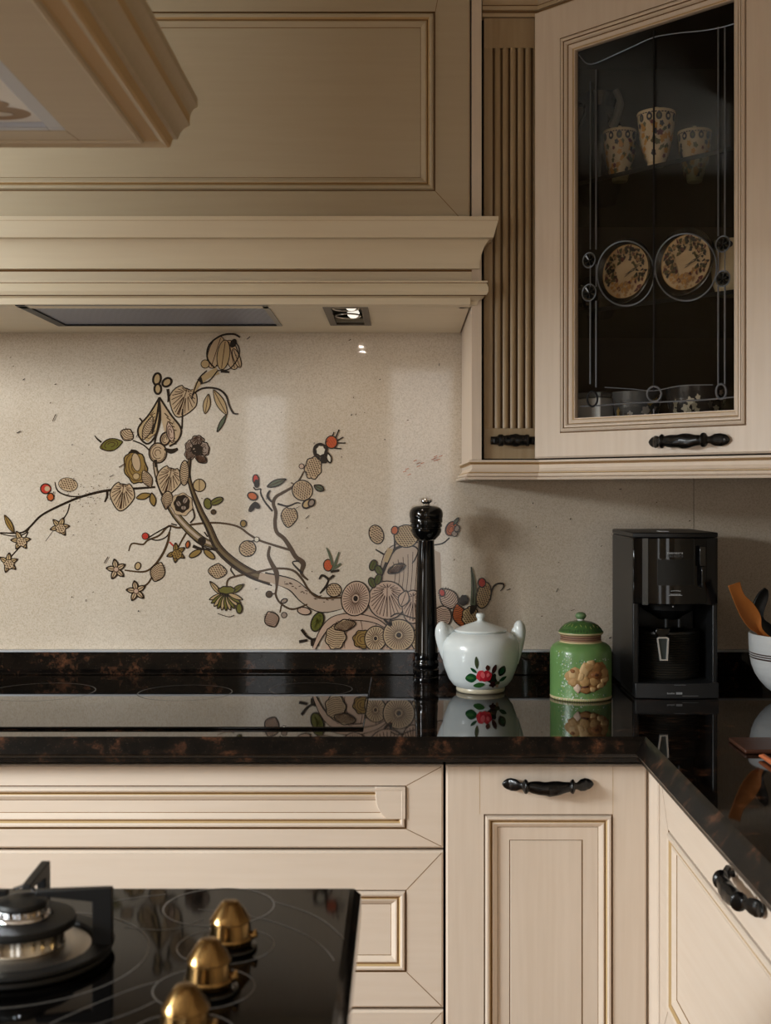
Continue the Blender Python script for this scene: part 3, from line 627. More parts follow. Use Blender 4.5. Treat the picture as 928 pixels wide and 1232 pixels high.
for d_ in (2.185,2.280):
    b=MB(); b.lathe([(0,-.003),(.006,-.002),(.0105,.002),(.0120,.007),(.009,.013),(.003,.016)],n=24); b.build('bulb',mat('frosted_bulb',(255,252,245),.3,emit=(255,248,235),es=.8),L_,loc=(-.094,d_-D,1.6285))
    r_=MB(); r_.tube([(-.104+.024*math.cos(a*math.pi/10),d_-D+.03*math.sin(a*math.pi/10),1.6300) for a in range(20)],.0016,8,closed=True); r_.build('lamp_ring',STEEL,L_)
# ------------------------------------------------------------------ wall cabinets on the right
WB,WTOP=1.354,2.137
sc_=thing('spice_pullout_cabinet','slim wall cabinet with shade-darkened cream fluted front beside the range hood','cabinet',(0,2.14-D,0))
yb=.358-.001
MB().box(.1212,-.018,WB,.1385,yb-.005,2.45).build('side_panel',PAINT,sc_)
MB().box(.1395,.020,WB,.2405,yb-.005,2.25).build('carcass',GAP,sc_)
px2x=lambda p:(p-CX)*2.14/F
mb=MB(); a,b=px2x(582.5),px2x(649.5); gz0,gz1=1.410,2.084
mb.box(a,-.004,WB+.002,b,.020,gz0); mb.box(a,-.004,gz1,b,.020,WTOP)
gr=[594,603.4,612.6,621.6,630.8,640]; pts=[(a,.02),(a,-.001),(px2x(588.5),-.004)]
g=.0020
for i,c in enumerate(gr):
    c=px2x(c); pts+=[(c-g,-.004),(c-g*.9,.006),(c+g*.9,.006),(c+g,-.004)]
    if i<len(gr)-1:
        n_=px2x(gr[i+1]); w_=n_-c-2*g
        for k in range(1,6): pts.append((c+g+w_*k/6,-.004-.0022*math.sin(math.pi*k/6)))
pts+=[(px2x(645.5),-.004),(b,-.001),(b,.02)]
n=len(pts); vs=[(x,y,gz0) for x,y in pts]+[(x,y,gz1) for x,y in pts]
fs=[(i,i+1,n+i+1,n+i) for i in range(n-1)]; ms=[]
for i in range(n-1):
    ms.append(1 if (pts[i][1]>.005 or pts[i+1][1]>.005) and i not in (0,n-2) else 0)
ms[0]=0; mb.add(vs,fs,ms)
ff=mb.build('fluted_front',[wood_paint('cream_paint_shaded_front',(176,155,124),(166,144,112),(14,14,.8)),GLAZE],sc_,ang=30)  # cream paint darkened: the shade beside the hood is in its colour
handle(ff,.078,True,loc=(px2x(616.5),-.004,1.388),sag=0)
# corner cabinet with diagonal glazed door
H0=(.2424,2.13-D); K=math.sqrt(.5)
cc=thing('corner_display_cabinet','cream corner wall cabinet with diagonal leaded glass door showing crockery','cabinet',(H0[0],H0[1],0),-math.pi/4)
def wl(x,y): dx,dy=x-H0[0],y-H0[1]; return ((dx-dy)*K,(dx+dy)*K)     # world plan -> cabinet local
DWD=.471
E1=(H0[0]+DWD*K,H0[1]-DWD*K)
foot=[(H0[0]+.002,H0[1]+.012),(H0[0]+.002,-.008),(RX1-.004,-.008),(RX1-.004,E1[1]+.004),(E1[0]+.006,E1[1]+.004)]
cm=MB(); T=.016
def panel(p,q,z0,z1,th):
    d=Vector((q[0]-p[0],q[1]-p[1])).normalized(); nn=Vector((d.y,-d.x))*th                 # inward side
    P=[p,q,(q[0]+nn.x,q[1]+nn.y),(p[0]+nn.x,p[1]+nn.y)]; cm.prism([wl(*k) for k in P],z0,z1)
panel(foot[0],foot[1],WB,2.30,T); panel(foot[1],foot[2],WB,2.30,T); panel(foot[2],foot[3],WB,2.30,T); panel(foot[3],foot[4],WB,2.30,T)
fl_=[wl(*k) for k in foot]
cm.prism(fl_,WB,WB+.018); cm.prism(fl_,2.165,2.20)
cm.build('carcass',INNER,cc,recalc=True)
MB().prism([wl(E1[0]+.0065,E1[1]+.0035),wl(RX1-.004,E1[1]+.0035),wl(RX1-.004,E1[1]+.0005),wl(E1[0]+.0065,E1[1]+.0005)],WB+.001,2.136).build('side_panel',PAINT,cc)
ins=[wl(H0[0]+.022,H0[1]+.034),wl(H0[0]+.022,-.028),wl(RX1-.024,-.028),wl(RX1-.024,E1[1]+.024),wl(E1[0]+.020,E1[1]+.024)]
def shelf_poly():
    return [wl(H0[0]+.022,H0[1]+.052),wl(H0[0]+.022,-.028),wl(RX1-.024,-.028),wl(RX1-.024,E1[1]+.024),wl(E1[0]+.040,E1[1]+.024)]
SH1,SH2=1.846,1.6185
for z in (SH1,SH2): 
    sh_=MB().prism(shelf_poly(),z-.006,z).build('glass_shelf',SHELFG,cc); q0,q1=shelf_poly()[0],shelf_poly()[-1]
    MB().prism([q0,q1,(q1[0],q1[1]-.002),(q0[0],q0[1]-.002)],z-.0065,z+.0003).build('shelf_edge',mat('dark_glass_edge',(8,11,10),.6,spec=.2),sh_)
# door
mb=MB(); t=.02; u0,u1,v0,v1=.002,DWD-.002,WB+.002,WTOP
g0,g1,h0,h1=.0845,.3875,1.4235,2.0530
R=[(u0,v0,u1,v1,0,0),(u0,v0,u1,v1,t-.003,0),(u0+.003,v0+.003,u1-.003,v1-.003,t,0)]
for ins_,h,m in ((.0250,t,0),(.0244,t-.002,1),(.0232,t-.002,1),(.0226,t+.002,0),(.020,t+.004,0),(.0172,t+.002,0),(.0164,t-.001,1),(.0156,t+.001,2),(.013,t+.001,0),(.0105,t-.002,0),(.0098,t-.004,1),(.009,t-.003,2),(.006,t-.004,0),(.003,t-.006,0),(.0015,t-.008,2),(0,t-.008,0),(0,.002,0),):
    R.append((g0-ins_,h0-ins_,g1+ins_,h1+ins_,h,m))
R.append((u0,v0,u1,v1,0,0))
mb.rings(R,None,False)
dd=mb.build('door',PMATS,cc,ang=25)
gl=MB().box(g0-.003,-.008,h0-.003,g1+.003,-.005,h1+.003).build('glass_pane',GLASS,dd)
handle(dd,.146,loc=(.315,-.02,1.3776),sag=.001)
def dpt(px,py,off=.0085):                                            # pixel -> door-local point on the glass
    # solve ray against the diagonal plane shifted by off towards the room
    dx,dz=(px-CX)/F,(CY-py)/F; ox,oy=H0[0]-off*K,H0[1]-off*K         # plane: (x-ox)+(y-oy)=0, y=d-D
    d=(ox+oy+D)/(dx+1); x,y,z=dx*d,d-D,EYE+dz*d; l_=wl(x,y); return (l_[0],-off,z)
cm1=MB(); cm2=MB()
def came(pts,r=.0012,dark=False,k=1):
    P=[dpt(*p) for p in (spline(pts,6) if len(pts)>2 else pts)]
    (cm2 if dark else cm1).tube(P,r,8)
def rosette(px,py,r):
    c=dpt(px,py); b=MB(); nn=9
    q=r*c_scale(px)
    pts=[(c[0]+q*math.cos(a*math.pi/10),-.0085,c[2]+q*math.sin(a*math.pi/10)) for a in range(20)]
    cm1.tube(pts,.0011,8,closed=True); b.prism([(x,z) for x,_,z in pts],-.0085,-.0075,'y')
    for k in range(6): b.tube([(c[0],-.009,c[2]),(c[0]+q*.7*math.cos(k*1.05),-.010,c[2]+q*.7*math.sin(k*1.05))],[.001,q*.22],6)
    b.build('glass_rosette',mat('dark_textured_glass',(16,17,17),.15),dd)
def c_scale(px): q=(px-CX)/F; t_=(q*2.13-H0[0])/(1+q); return (2.13-t_)/F*1.0
for x in (710.5,717.5): came([(x,84 if x>712 else 98),(x,300)],.0010 if x<712 else .0015); came([(x,362),(x,462)] if x<712 else [(x,362),(x,466)],.0015)
came([(710.5,318),(710.5,345)],.001); came([(717.5,318),(717.5,345)],.001)
came([(787,36),(787,470)],.0016,True); came([(787,492),(787,498)],.0014)
for x in (864.5,872.5): came([(x,32),(x,284)],.0013); came([(x,344),(x,462)],.0015); came([(x,300),(x,328)],.001)
came([(697,66),(706,76),(717,76),(740,66),(762,56),(787,45),(815,40),(845,37),(868,33),(889,27)],.0012); came([(699,489),(720,488),(760,485),(787,484),(830,482),(860,480),(889,477)],.0013); came([(728,466),(760,468),(787,470),(820,464),(858,463)],.0009)
for x,y,r in ((709,313,9),(709,352,10),(870,293.5,9.5),(870,335,9.5)): rosette(x,y,r)
for x,y,w,h in ((753,329,34.5,39),(825.5,321.5,37,40.5)):
    P=[dpt(x+w*math.cos(a*math.pi/24),y+h*math.sin(a*math.pi/24)) for a in range(48)]; cm1.tube(P,.0013,8,closed=True)
for x,y,w,h in ((787.5,474,8.5,9),(868,471,6,9),(713,480,6,9)):
    P=[dpt(x+w*math.cos(a*math.pi/12),y+h*math.sin(a*math.pi/12)) for a in range(24)]; (cm2 if x<720 else cm1).tube(P,.0018,8,closed=True)
cm1.build('leaded_strips',LEAD,gl); cm2.build('dark_leaded_strips',LEADD,gl)
# pelmet below and cornice above
pp=[(-.01,1.3535),(.004,1.3535),(.0045,1.350),(.002,1.3485),(.002,1.3465),(-.001,1.3455),(-.002,1.340),(.001,1.3345),(.004,1.3325),(.004,1.331),(.007,1.330),(.0085,1.3265),(.007,1.3245),(.0105,1.3235),(.012,1.3215),(.0105,1.319),(-.01,1.319)]
path=[(.1205,-.0075),(.1205,2.124-D),(.2405,2.124-D),(E1[0],E1[1]),(RX1-.003,E1[1])]
o=MB().sweep(path,pp,m=[0,0,2,1,2,0,0,0,2,1,0,0,1,0,0,0]).build('pelmet_moulding',PMATH,ang=25,recalc=False); tag(o,'reeded cream moulding running under the right wall cabinets','moulding')
bt=MB(); bt.prism([(.1290,-.0075),(.1290,2.14-D),(.2405,2.14-D),(E1[0]+.012,E1[1]+.012),(RX1-.003,E1[1]+.012),(RX1-.003,-.0075)],1.343,1.3530); bt.build('bottom_board',PAINTH,o)
pc=[(-.012,2.138),(.004,2.138),(.0045,2.144),(.001,2.146),(.001,2.149),(.005,2.150),(.006,2.156),(.003,2.159),(.006,2.166),(.016,2.182),(.034,2.205),(.052,2.222),(.058,2.226),(.058,2.240),(-.012,2.240)]
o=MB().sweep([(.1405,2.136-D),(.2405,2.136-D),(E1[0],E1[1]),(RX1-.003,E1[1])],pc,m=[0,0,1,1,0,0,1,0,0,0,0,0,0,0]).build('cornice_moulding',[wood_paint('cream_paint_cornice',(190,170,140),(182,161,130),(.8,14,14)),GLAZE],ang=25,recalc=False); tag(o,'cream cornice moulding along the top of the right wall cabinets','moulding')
# ------------------------------------------------------------------ painting helper for round pots
class Round:
    def __init__(s,prof,c): s.p=sorted([(z,r) for r,z in prof]); s.c=c
    def r(s,z):
        p=s.p
        for (a,x),(b,y) in zip(p,p[1:]):
            if a<=z<=b and b>a: return x+(y-x)*(z-a)/(b-a)
        return p[-1][1]
    def pt(s,dx,z,off,th=0):
        r=s.r(z)+off; a=math.asin(max(-.98,min(.98,dx/r)))+th; return (r*math.sin(a),-r*math.cos(a),z)
    def patch(s,mb,poly_,off,m,th=0):
        n=len(poly_); cx=sum(p[0] for p in poly_)/n; cz=sum(p[1] for p in poly_)/n; vs=[s.pt(cx,cz,off,th)]; fs=[]; K_=4
        for k in range(1,K_+1):
            for x,z in poly_: vs.append(s.pt(cx+(x-cx)*k/K_,cz+(z-cz)*k/K_,off,th))
        for i in range(n): fs.append((0,1+i,1+(i+1)%n))
        for k in range(K_-1):
            for i in range(n): fs.append((1+k*n+i,1+k*n+n+i,1+k*n+n+(i+1)%n,1+k*n+(i+1)%n))
        mb.add(vs,fs,m)
    def oval(s,mb,cx,cz,w,h,rot,off,m,th=0,wob=0,pt=0):
        c,q=math.cos(math.radians(rot)),math.sin(math.radians(rot)); P=[]
        for i in range(20):
            a=2*math.pi*i/20; k=1+wob*math.sin(5*a+cx*900); x=w/2*math.cos(a)*k; z=h/2*math.sin(a)*k
            if pt: x*=1-pt*abs(math.sin(a))**2
            P.append((cx+x*c-z*q,cz+x*q+z*c))
        s.patch(mb,P,off,m,th)
# ------------------------------------------------------------------ crockery in the corner cabinet
def cab_pt(px,py,off):                                               # point on a plane parallel to the glass, off metres behind it
    dx,dz=(px-CX)/F,(CY-py)/F; ox,oy=H0[0]+off*K,H0[1]+off*K; d=(ox+oy+D)/(dx+1); return (dx*d,d-D,EYE+dz*d)
JC=mat('cream_glaze',(222,208,178),.25); JB=mat('dark_blue_paint',(38,40,58),.3); JR=mat('plum_paint',(104,36,44),.3); JY=mat('ochre_paint',(196,148,62),.3); JG=mat('olive_paint',(92,96,58),.3)
def make_vase():
    prof=[(0,0),(.017,0),(.019,.003),(.0185,.006),(.024,.016),(.031,.036),(.036,.060),(.0385,.078),(.0395,.088),(.041,.090),(.040,.093),(.037,.092),(.036,.085),(.033,.060),(.028,.03),(.0,.012)]
    root=thing('painted_jar','', 'jar',(0,0,0),0,'painted jars on the glass shelf')
    MB().lathe(prof,n=40).build('jar_body',JC,root)
    R_=Round(prof[:10],None); mb=MB()
    for k in range(12):
        th=k*math.pi/6; R_.oval(mb,0,.080,.013,.014,0,.0004,0,th); R_.oval(mb,0,.080,.006,.006,0,.0008,3 if k%2 else 4,th)
    for k in range(36):
        th=k*math.pi/18
        R_.oval(mb,0,.087,.0055,.0022,0,.0006,0,th)
    rr=random.Random(3)
    for k in range(110):
        th=rr.uniform(0,6.28); z=rr.uniform(.012,.070); R_.oval(mb,0,z,rr.uniform(.006,.014),rr.uniform(.006,.013),rr.uniform(0,90),.0003+.00002*k,rr.choice([1,2,2,3,0,3,2,0,3,4]),th,.2)
    mb.build('jar_painting',[JB,JR,JY,JG,JC],root,recalc=False)
    l_=MB(); l_.lathe([(.0,.104),(.004,.1035),(.006,.1),(.004,.097),(.012,.0955),(.030,.0935),(.0362,.0925),(.0362,.090),(0,.090)],n=32); l_.build('jar_lid',JC,root)
    return root
def copy_tree(o,parent=None):
    c=o.copy(); C.objects.link(c)
    if parent: c.parent=parent
    for ch in [x for x in bpy.data.objects if x.parent==o and x!=c]: copy_tree(ch,c)
    return c
v0_=make_vase()
for i,(px,py,off,lab,s_) in enumerate(((790,193,.062,'tall painted cream jar in the middle of the top glass shelf',.80),(746,205,.105,'painted jar at the left of the top glass shelf, by the hinge',.74),(836,205,.200,'painted jar at the right of the top glass shelf',.74))):
    o=v0_ if i==0 else copy_tree(v0_)
    p=cab_pt(px,py,off); o.location=(p[0],p[1],SH1+.0005); o.rotation_euler=(0,0,-math.pi/4+i*.9+.2); o['label']=lab
    o.scale=(s_,s_,.96)
# plates standing upright
PR=mat('black_plate_rim',(20,20,20),.2)
def make_plate():
    root=thing('decorated_plate','','plate',(0,0,0),0,'display plates on the lower glass shelf')
    r0=.0555; prof=[(0,-.004),(.042,-.004),(.044,-.003),(r0,.006),(r0+.001,.0075),(r0-.001,.008),(.0465,.0015),(.0452,.0005),(0,.0)]
    m_=MB(); m_.lathe(prof,n=56,m=[0,0,0,0,0,0,2,1]); m_.v=[(x,-z,y) for x,y,z in m_.v]; m_.build('plate_body',[PR,mat('cream_plate_well',(206,184,152),.25),mat('gilt_line',(180,150,100),.3)],root)
    mb=MB(); rr=random.Random(11)
    def pat(x,z,w,h,rot,m,k,wob=.25):
        P=[];c,q=math.cos(rot),math.sin(rot)
        for i in range(10):
            a=2*math.pi*i/10; kk=1+wob*math.sin(3*a+x*700); X,Z=w*math.cos(a)*kk,h*math.sin(a)*kk; P.append((x+X*c-Z*q,-.0006-k*1.0e-5,z+X*q+Z*c))
        mb.add(P,[tuple(range(10))],m)
    for k in range(210):
        a=rr.uniform(0,6.28); d_=rr.uniform(.020,.043)
        if -.3<a<.3 and d_<.030: continue
        low=math.sin(a)<-.55
        pat(d_*math.cos(a),d_*math.sin(a),rr.uniform(.002,.0046),rr.uniform(.0016,.0034),rr.uniform(0,3),rr.choice([3,4,4,3,2]) if low else rr.choice([0,0,1,0,1,2,4]),k)
    for k in range(10): pat(.004+.0025*k,-.006+.0015*k+rr.uniform(-.003,.003),.006,.0006,.4+rr.uniform(-.3,.3),0,220+k)
    mb.build('plate_painting',[mat('plate_black',(36,32,28),.3),mat('plate_olive',(86,80,46),.3),mat('plate_plum',(96,44,40),.3),mat('plate_ochre',(186,140,78),.3),mat('plate_sand',(160,128,92),.3)],root,recalc=False)
    return root
pt=make_plate()
for i,(px,py,lab) in enumerate(((753,329,'round black-rimmed plate with painted wreath, nearer the hinge side'),(825.5,321.5,'round black-rimmed plate with painted wreath, nearer the handle side'))):
    o=pt if i==0 else copy_tree(pt); p=cab_pt(px,py,.055)
    o.location=(p[0],p[1],SH2+.0570); o.rotation_euler=(math.radians(-4),0,-math.pi/4); o['label']=lab
# jug at the right of the lower shelf
p=cab_pt(882,335,.10)
jg=thing('milk_jug','pale jug with dark patterned rim at the right end of the lower glass shelf','jug',(p[0],p[1],SH2+.0005))
jprof=[(0,0),(.026,0),(.027,.004),(.033,.02),(.035,.045),(.031,.07),(.029,.082),(.031,.089),(.029,.089),(.027,.08),(.030,.05),(.0,.008)]
MB().lathe(jprof,n=36).build('jug_body',JC,jg); mb=MB(); R_=Round(jprof[:8],None)
for k in range(14): R_.oval(mb,0,.079,.011,.011,0,.0005,0,k*.449)
mb.build('jug_painting',[JB],jg,recalc=False)
MB().tube(spline([(.029,0,.078),(.045,0,.078),(.053,0,.06),(.047,0,.04),(.033,0,.030)],5),.004,10).build('jug_handle',JC,jg)
# dark cup at left of the lower shelf
p=cab_pt(722,320,.16); dk=mat('dark_glazed_ware',(26,24,22),.2)
cu=thing('dark_cup','dark glazed cup standing at the left end of the lower glass shelf','cup',(p[0],p[1],SH2+.0005))
MB().lathe([(0,0),(.022,0),(.024,.004),(.033,.03),(.036,.06),(.037,.072),(.035,.072),(.031,.03),(0,.008)],n=36).build('cup_body',dk,cu)
MB().tube(spline([(-.034,0,.058),(-.050,0,.058),(-.055,0,.042),(-.048,0,.026),(-.033,0,.024)],5),.0038,10).build('cup_handle',dk,cu)
# tall dark pitcher on the top shelf left
p=cab_pt(735,200,.22)
pi_=thing('dark_pitcher','large dark pitcher with pale curved spout behind the upper left lead arch','pitcher',(p[0]-.02,p[1]+.01,SH1+.0005))
MB().lathe([(0,0),(.032,0),(.034,.01),(.048,.05),(.054,.09),(.050,.13),(.034,.165),(.030,.18),(.040,.205),(.037,.205),(.027,.18),(.03,.16),(0,.02)],n=40).build('pitcher_body',dk,pi_)
MB().tube(spline([(.012,-.035,.128),(.024,-.05,.15),(.03,-.052,.18),(.022,-.05,.20)],5),[.009]*5+[.008]*5+[.006]*6,10).build('spout',mat('pale_grey_glaze',(150,146,136),.3),pi_)
MB().tube(spline([(-.03,0,.19),(-.060,0,.185),(-.075,0,.14),(-.066,0,.10),(-.050,0,.08)],5),.006,10).build('pitcher_handle',dk,pi_)
# bottom shelf: tin, two bowls
BZ=WB+.0185
p=cab_pt(716,485,.052); tin=thing('pale_tin','pale blue-grey printed tin at the bottom left of the display cabinet','tin',(p[0],p[1],BZ),-math.pi/4)
MB().box(-.026,-.02,0,.026,.02,.088).build('tin_body',mat('pale_printed_tin',(232,238,246),.4,metal=.2,bump=(200,.4,.001,(1,1,1))),tin,bevel=.002)
MB().box(-.027,-.021,.0885,.027,.021,.098).build('tin_lid',mat('tin_lid_grey',(120,126,132),.4,metal=.3),tin,bevel=.002)
def bowl_(name,label,px,off,r,h,cols,seed):
    p=cab_pt(px,485,off); root=thing(name,label,'bowl',(p[0],p[1],BZ)); pr=[(0,0),(r*.5,0),(r*.52,.005),(r*.8,h*.45),(r*.97,h*.85),(r,h),(r*.96,h),(r*.75,h*.45),(0,.01)]
    MB().lathe(pr,n=40).build('bowl_body',mat('bowl_'+name,cols[0],.25),root); mb=MB(); R_=Round(pr[:6],None); rr=random.Random(seed)
    for k in range(60): R_.oval(mb,0,rr.uniform(h*.3,h*.92),rr.uniform(.006,.016),rr.uniform(.006,.014),rr.uniform(0,90),.0003+k*.00002,rr.choice([0,1,2]),rr.uniform(0,6.28),.25)
    mb.build('bowl_painting',[mat(name+str(i),c,.3) for i,c in enumerate(cols[1:])],root,recalc=False)
bowl_('patterned_bowl','patterned grey and ochre bowl at the middle of the display cabinet floor',766,.075,.042,.096,[(96,102,110),(190,192,196),(160,140,84),(50,50,56)],4)
bowl_('floral_bowl','dark bowl with pale flower pattern at the right of the display cabinet floor',838,.080,.050,.098,[(44,44,48),(214,212,200),(170,168,156),(80,80,80)],5)
# ------------------------------------------------------------------ things on the worktop
ZT=.92
# pepper mill
m_=.0016524; pmx=at(513,0,2.396)[0]
mill=thing('pepper_mill','tall glossy black pepper mill with silver knob standing before the mural','pepper mill',(pmx,2.396-D,ZT))
Z=lambda y:(821-y)/3.569*m_                                          # from the zoomed profile
q=m_/3.569
mb=MB(); mb.lathe([(0,0),(52*q,.0),(54*q,.004),(54*q,Z(800)),(50*q,Z(796)),(50*q,Z(790)),(54*q,Z(786)),(54*q,Z(768)),(49*q,Z(763)),(49*q,Z(757)),(53*q,Z(752)),(53*q,Z(735)),(49*q,Z(729)),(49*q,Z(722)),(51*q,Z(716)),(50*q,Z(690)),(49*q,Z(685)),(45*q,Z(500)),(39*q,Z(360)),(34*q,Z(222)),(36*q,Z(214)),(0,Z(213))],n=56)
mb.build('mill_body',BPLAST,mill,ang=40)
mb=MB(); mb.lathe([(0,Z(212.5)),(40*q,Z(212)),(47*q,Z(204)),(58*q,Z(192)),(64*q,Z(178)),(66*q,Z(166)),(62*q,Z(163)),(62*q,Z(160)),(68*q,Z(156)),(69*q,Z(146)),(65*q,Z(143)),(65*q,Z(140)),(70*q,Z(136)),(70*q,Z(124)),(69*q,Z(121)),(72*q,Z(112)),(72*q,Z(98)),(69*q,Z(86)),(60*q,Z(75)),(45*q,Z(68)),(20*q,Z(65)),(0,Z(65))],n=56)
mb.build('mill_head',BPLAST,mill,ang=30)
mb=MB(); mb.lathe([(0,Z(65)),(16*q,Z(64.5)),(14*q,Z(58)),(18*q,Z(54)),(27*q,Z(49)),(28*q,Z(42)),(24*q,Z(36)),(12*q,Z(32)),(0,Z(31))],n=40); mb.build('mill_knob',CHROME,mill)
# white lidded pot
POT=mat('white_ceramic',(222,228,228),.22,bump=(30,.05,.002,(1,1,1)))
pd=2.285; potx=at(578.3,0,pd)[0]
pot=thing('lidded_pot','white ceramic lidded pot with two ear handles and a red flower','pot',(potx,pd-D,ZT))
pp_=[(0,.0),(.0430,.0),(.0457,.002),(.0462,.006),(.0452,.009),(.052,.013),(.0607,.025),(.0665,.040),(.0705,.052),(.0728,.067),(.0736,.080),(.0728,.0915),(.068,.101),(.060,.1075),(.0530,.1115),(.0500,.1128),(0,.1128)]
mb=MB(); mb.lathe(pp_,n=64,m=[1,1,1,1,0,0,0,0,0,0,0,0,0,0,0,0]); mb.build('pot_body',[POT,mat('cream_foot_ring',(196,186,164),.3)],pot,ang=50)
mb=MB(); mb.lathe([(0,.1132),(.0485,.1132),(.0500,.1150),(.0490,.1172),(.040,.1205),(.026,.1260),(.013,.1305),(.0075,.1325),(.006,.134),(.0062,.137),(.0085,.1405),(.0088,.1435),(.0070,.147),(0,.148)],n=56); mb.build('pot_lid',POT,pot,ang=40)
for P,Q in (([(-.055,.038,.003),(-.0625,.060,.009),(-.0675,.082,.0130),(-.0708,.100,.0145),(-.0722,.111,.0142),(-.0718,.1195,.0130),(-.0712,.1255,.0103),(-.0705,.1295,.0062),(-.0700,.1312,.001)],[(-.0700,.1130,.0125),(-.0620,.1130,.0105),(-.0540,.1105,.0070),(-.047,.108,.002)]),
            ([(.0690,.052,.003),(.0715,.072,.0065),(.0738,.092,.0092),(.0745,.108,.0112),(.0742,.117,.0116),(.0735,.1245,.0103),(.0728,.1295,.0076),(.0722,.1325,.0042),(.0720,.1335,.001)],[(.0715,.1130,.0095),(.0660,.1100,.0085),(.0590,.1060,.004)])):
    mb=MB()
    for R3 in (P,Q):
        S=spline([(x,0,z,r) for x,z,r in R3],6); mb.tube([(a_,b_,c_) for a_,b_,c_,_ in S],[max(d,.0006) for *_,d in S],18,ell=(1.2,1.0))
    mb.build('ear_handle',POT,pot,ang=70)
R_=Round(pp_[1:15],None); mb=MB(); k_=.001576/7.42
def PX(x,y): return ((x-470)*k_,(739-y)*k_+.002)
def po(x,y,w,h,rot,m,off,pt=.35,wob=0):
    a,b=PX(x,y); R_.oval(mb,a,b,w*k_,h*k_,rot,off,m,0,wob,pt)
po(370,590,100,85,10,0,.0005); po(360,588,70,30,-5,2,.0007); po(440,655,100,50,10,2,.0006); po(415,450,34,110,5,3,.0006); po(390,520,26,70,50,0,.00065); po(640,530,70,100,-25,4,.0006); po(640,530,40,60,-25,0,.0008); po(650,605,80,34,30,0,.0007,.5); po(570,510,40,90,-20,5,.0008); po(512,495,40,50,10,6,.0008); po(555,600,80,110,0,4,.0007,.2,.2); po(560,650,60,60,20,5,.0009,.3,.2); po(600,640,50,40,20,3,.0009); po(600,668,26,34,0,7,.001,.2)
po(450,565,72,100,-8,1,.0013,.15,.06); po(505,568,88,100,5,8,.0011,.1,.06); po(480,590,70,60,0,8,.0015,.1,.1); po(470,560,40,60,15,9,.0017,.3); po(515,560,30,40,-15,9,.0018,.3)
mb.build('painted_flower',[mat('pot_leaf_green',(24,78,44),.25),mat('pot_rose',(214,62,74),.25),mat('pot_light_green',(60,110,56),.25),mat('pot_olive',(64,74,50),.25),mat('pot_dark_leaf',(26,34,24),.25),mat('pot_plum',(56,26,24),.25),mat('pot_brown',(70,34,26),.25),mat('pot_cream_bud',(190,160,130),.3),mat('pot_deep_rose',(190,42,58),.25),mat('pot_pink',(232,110,116),.25)],pot,recalc=False)
# green jar
gd=2.215; gx=at(699,0,gd)[0]
jar=thing('green_jar','green ceramic lidded jar with brown relief blossom and pale speckles','jar',(gx,gd-D,ZT))
gp=[(0,0),(.0540,0),(.0562,.0015),(.0566,.0040),(.0562,.006),(.0562,.050),(.0562,.084),(.0550,.0905),(.0515,.0960),(.046,.1000),(.0395,.1022),(.0382,.1030),(.0378,.1045)]
GRN=mat('green_glaze',(108,146,88),.3,bump=(120,.15,.001,(1,1,1))); CRM=mat('cream_edge',(204,190,150),.35)
mb=MB(); mb.lathe(gp+[(.036,.1045),(0,.1045)],n=64,m=[1,1,1,1,0,0,0,0,0,0,1,1,1,1]); mb.build('jar_body',[GRN,CRM],jar,ang=50)
mb=MB(); mb.lathe([(.0372,.1048),(.0376,.1075),(.0366,.109),(.0376,.111),(.0368,.1130),(.0378,.1152),(.0355,.1165),(.03,.1165)],n=48,m=[0,1,0,1,0,0,0]); mb.build('jar_collar',[mat('pinkish_clay_band',(158,126,102),.5,bump=(150,.5,.002,(1,1,1))),mat('dark_clay_band',(104,72,60),.6)],jar)
lp=[(0,.1168),(.0395,.1168),(.0412,.1185),(.0415,.1205),(.0400,.1225),(.0370,.127),(.0310,.1335),(.0210,.1385),(.0100,.1408),(.0065,.1412),(0,.1412)]
mb=MB(); mb.lathe(lp,n=56,m=[1,1,1,0,0,0,0,0,0,0]); lid=mb.build('jar_lid',[mat('dark_green_glaze',(76,112,62),.25),CRM],jar,ang=50)
mb=MB(); mb.lathe([(0,.1414),(.0062,.1414),(.0060,.1436),(.0075,.1448),(.0099,.1480),(.0100,.1508),(.0080,.1545),(.004,.1562),(0,.1565)],n=40,m=[1,1,0,0,0,0,0,0]); mb.build('lid_knob',[mat('knob_green',(104,132,92),.22),mat('knob_white_ring',(206,204,196),.3)],lid)
gR=Round([(r,z) for r,z in gp if r>0],None); lR=Round(lp[3:9],None); rr=random.Random(5); mb=MB(); ml=MB(); kk=.0015276/10.27
def GX(x,y): return ((x-452)*kk,(1130-y)*kk)
for x0,y0,x1,y1,n_ in ((120,530,310,560,12),(320,610,770,640,16),(280,560,290,700,8),(130,580,280,700,26),(150,740,200,830,10),(190,850,260,930,14),(140,930,300,1110,40),(300,1030,720,1100,30),(170,640,260,760,12),(330,650,450,700,8)):
    for k in range(n_):
        x=rr.uniform(x0,x1); y=rr.uniform(y0,y1); a,b=GX(x,y)
        if abs(a)<.053: gR.oval(mb,a,b,rr.uniform(6,16)*kk,rr.uniform(8,26)*kk,rr.uniform(-40,40),.0004+rr.random()*.0003,rr.choice([0,0,1,1,2,3]),0,.2)
for k in range(26):
    x=110+k*27; a,b=GX(x,1122+rr.uniform(-8,4)); 
    if abs(a)<.053: gR.oval(mb,a,b,8*kk,30*kk,0,.0005,2,0)
for k in range(46):
    th=k*2*math.pi/46; lR.oval(ml,0,.1255+rr.uniform(-.001,.001),.0018,.006,0,.0004,4,th)
    if k%2: lR.oval(ml,0,rr.uniform(.130,.1350),.0016,.005,rr.uniform(-50,50),.0005,rr.choice([2,5]),th)
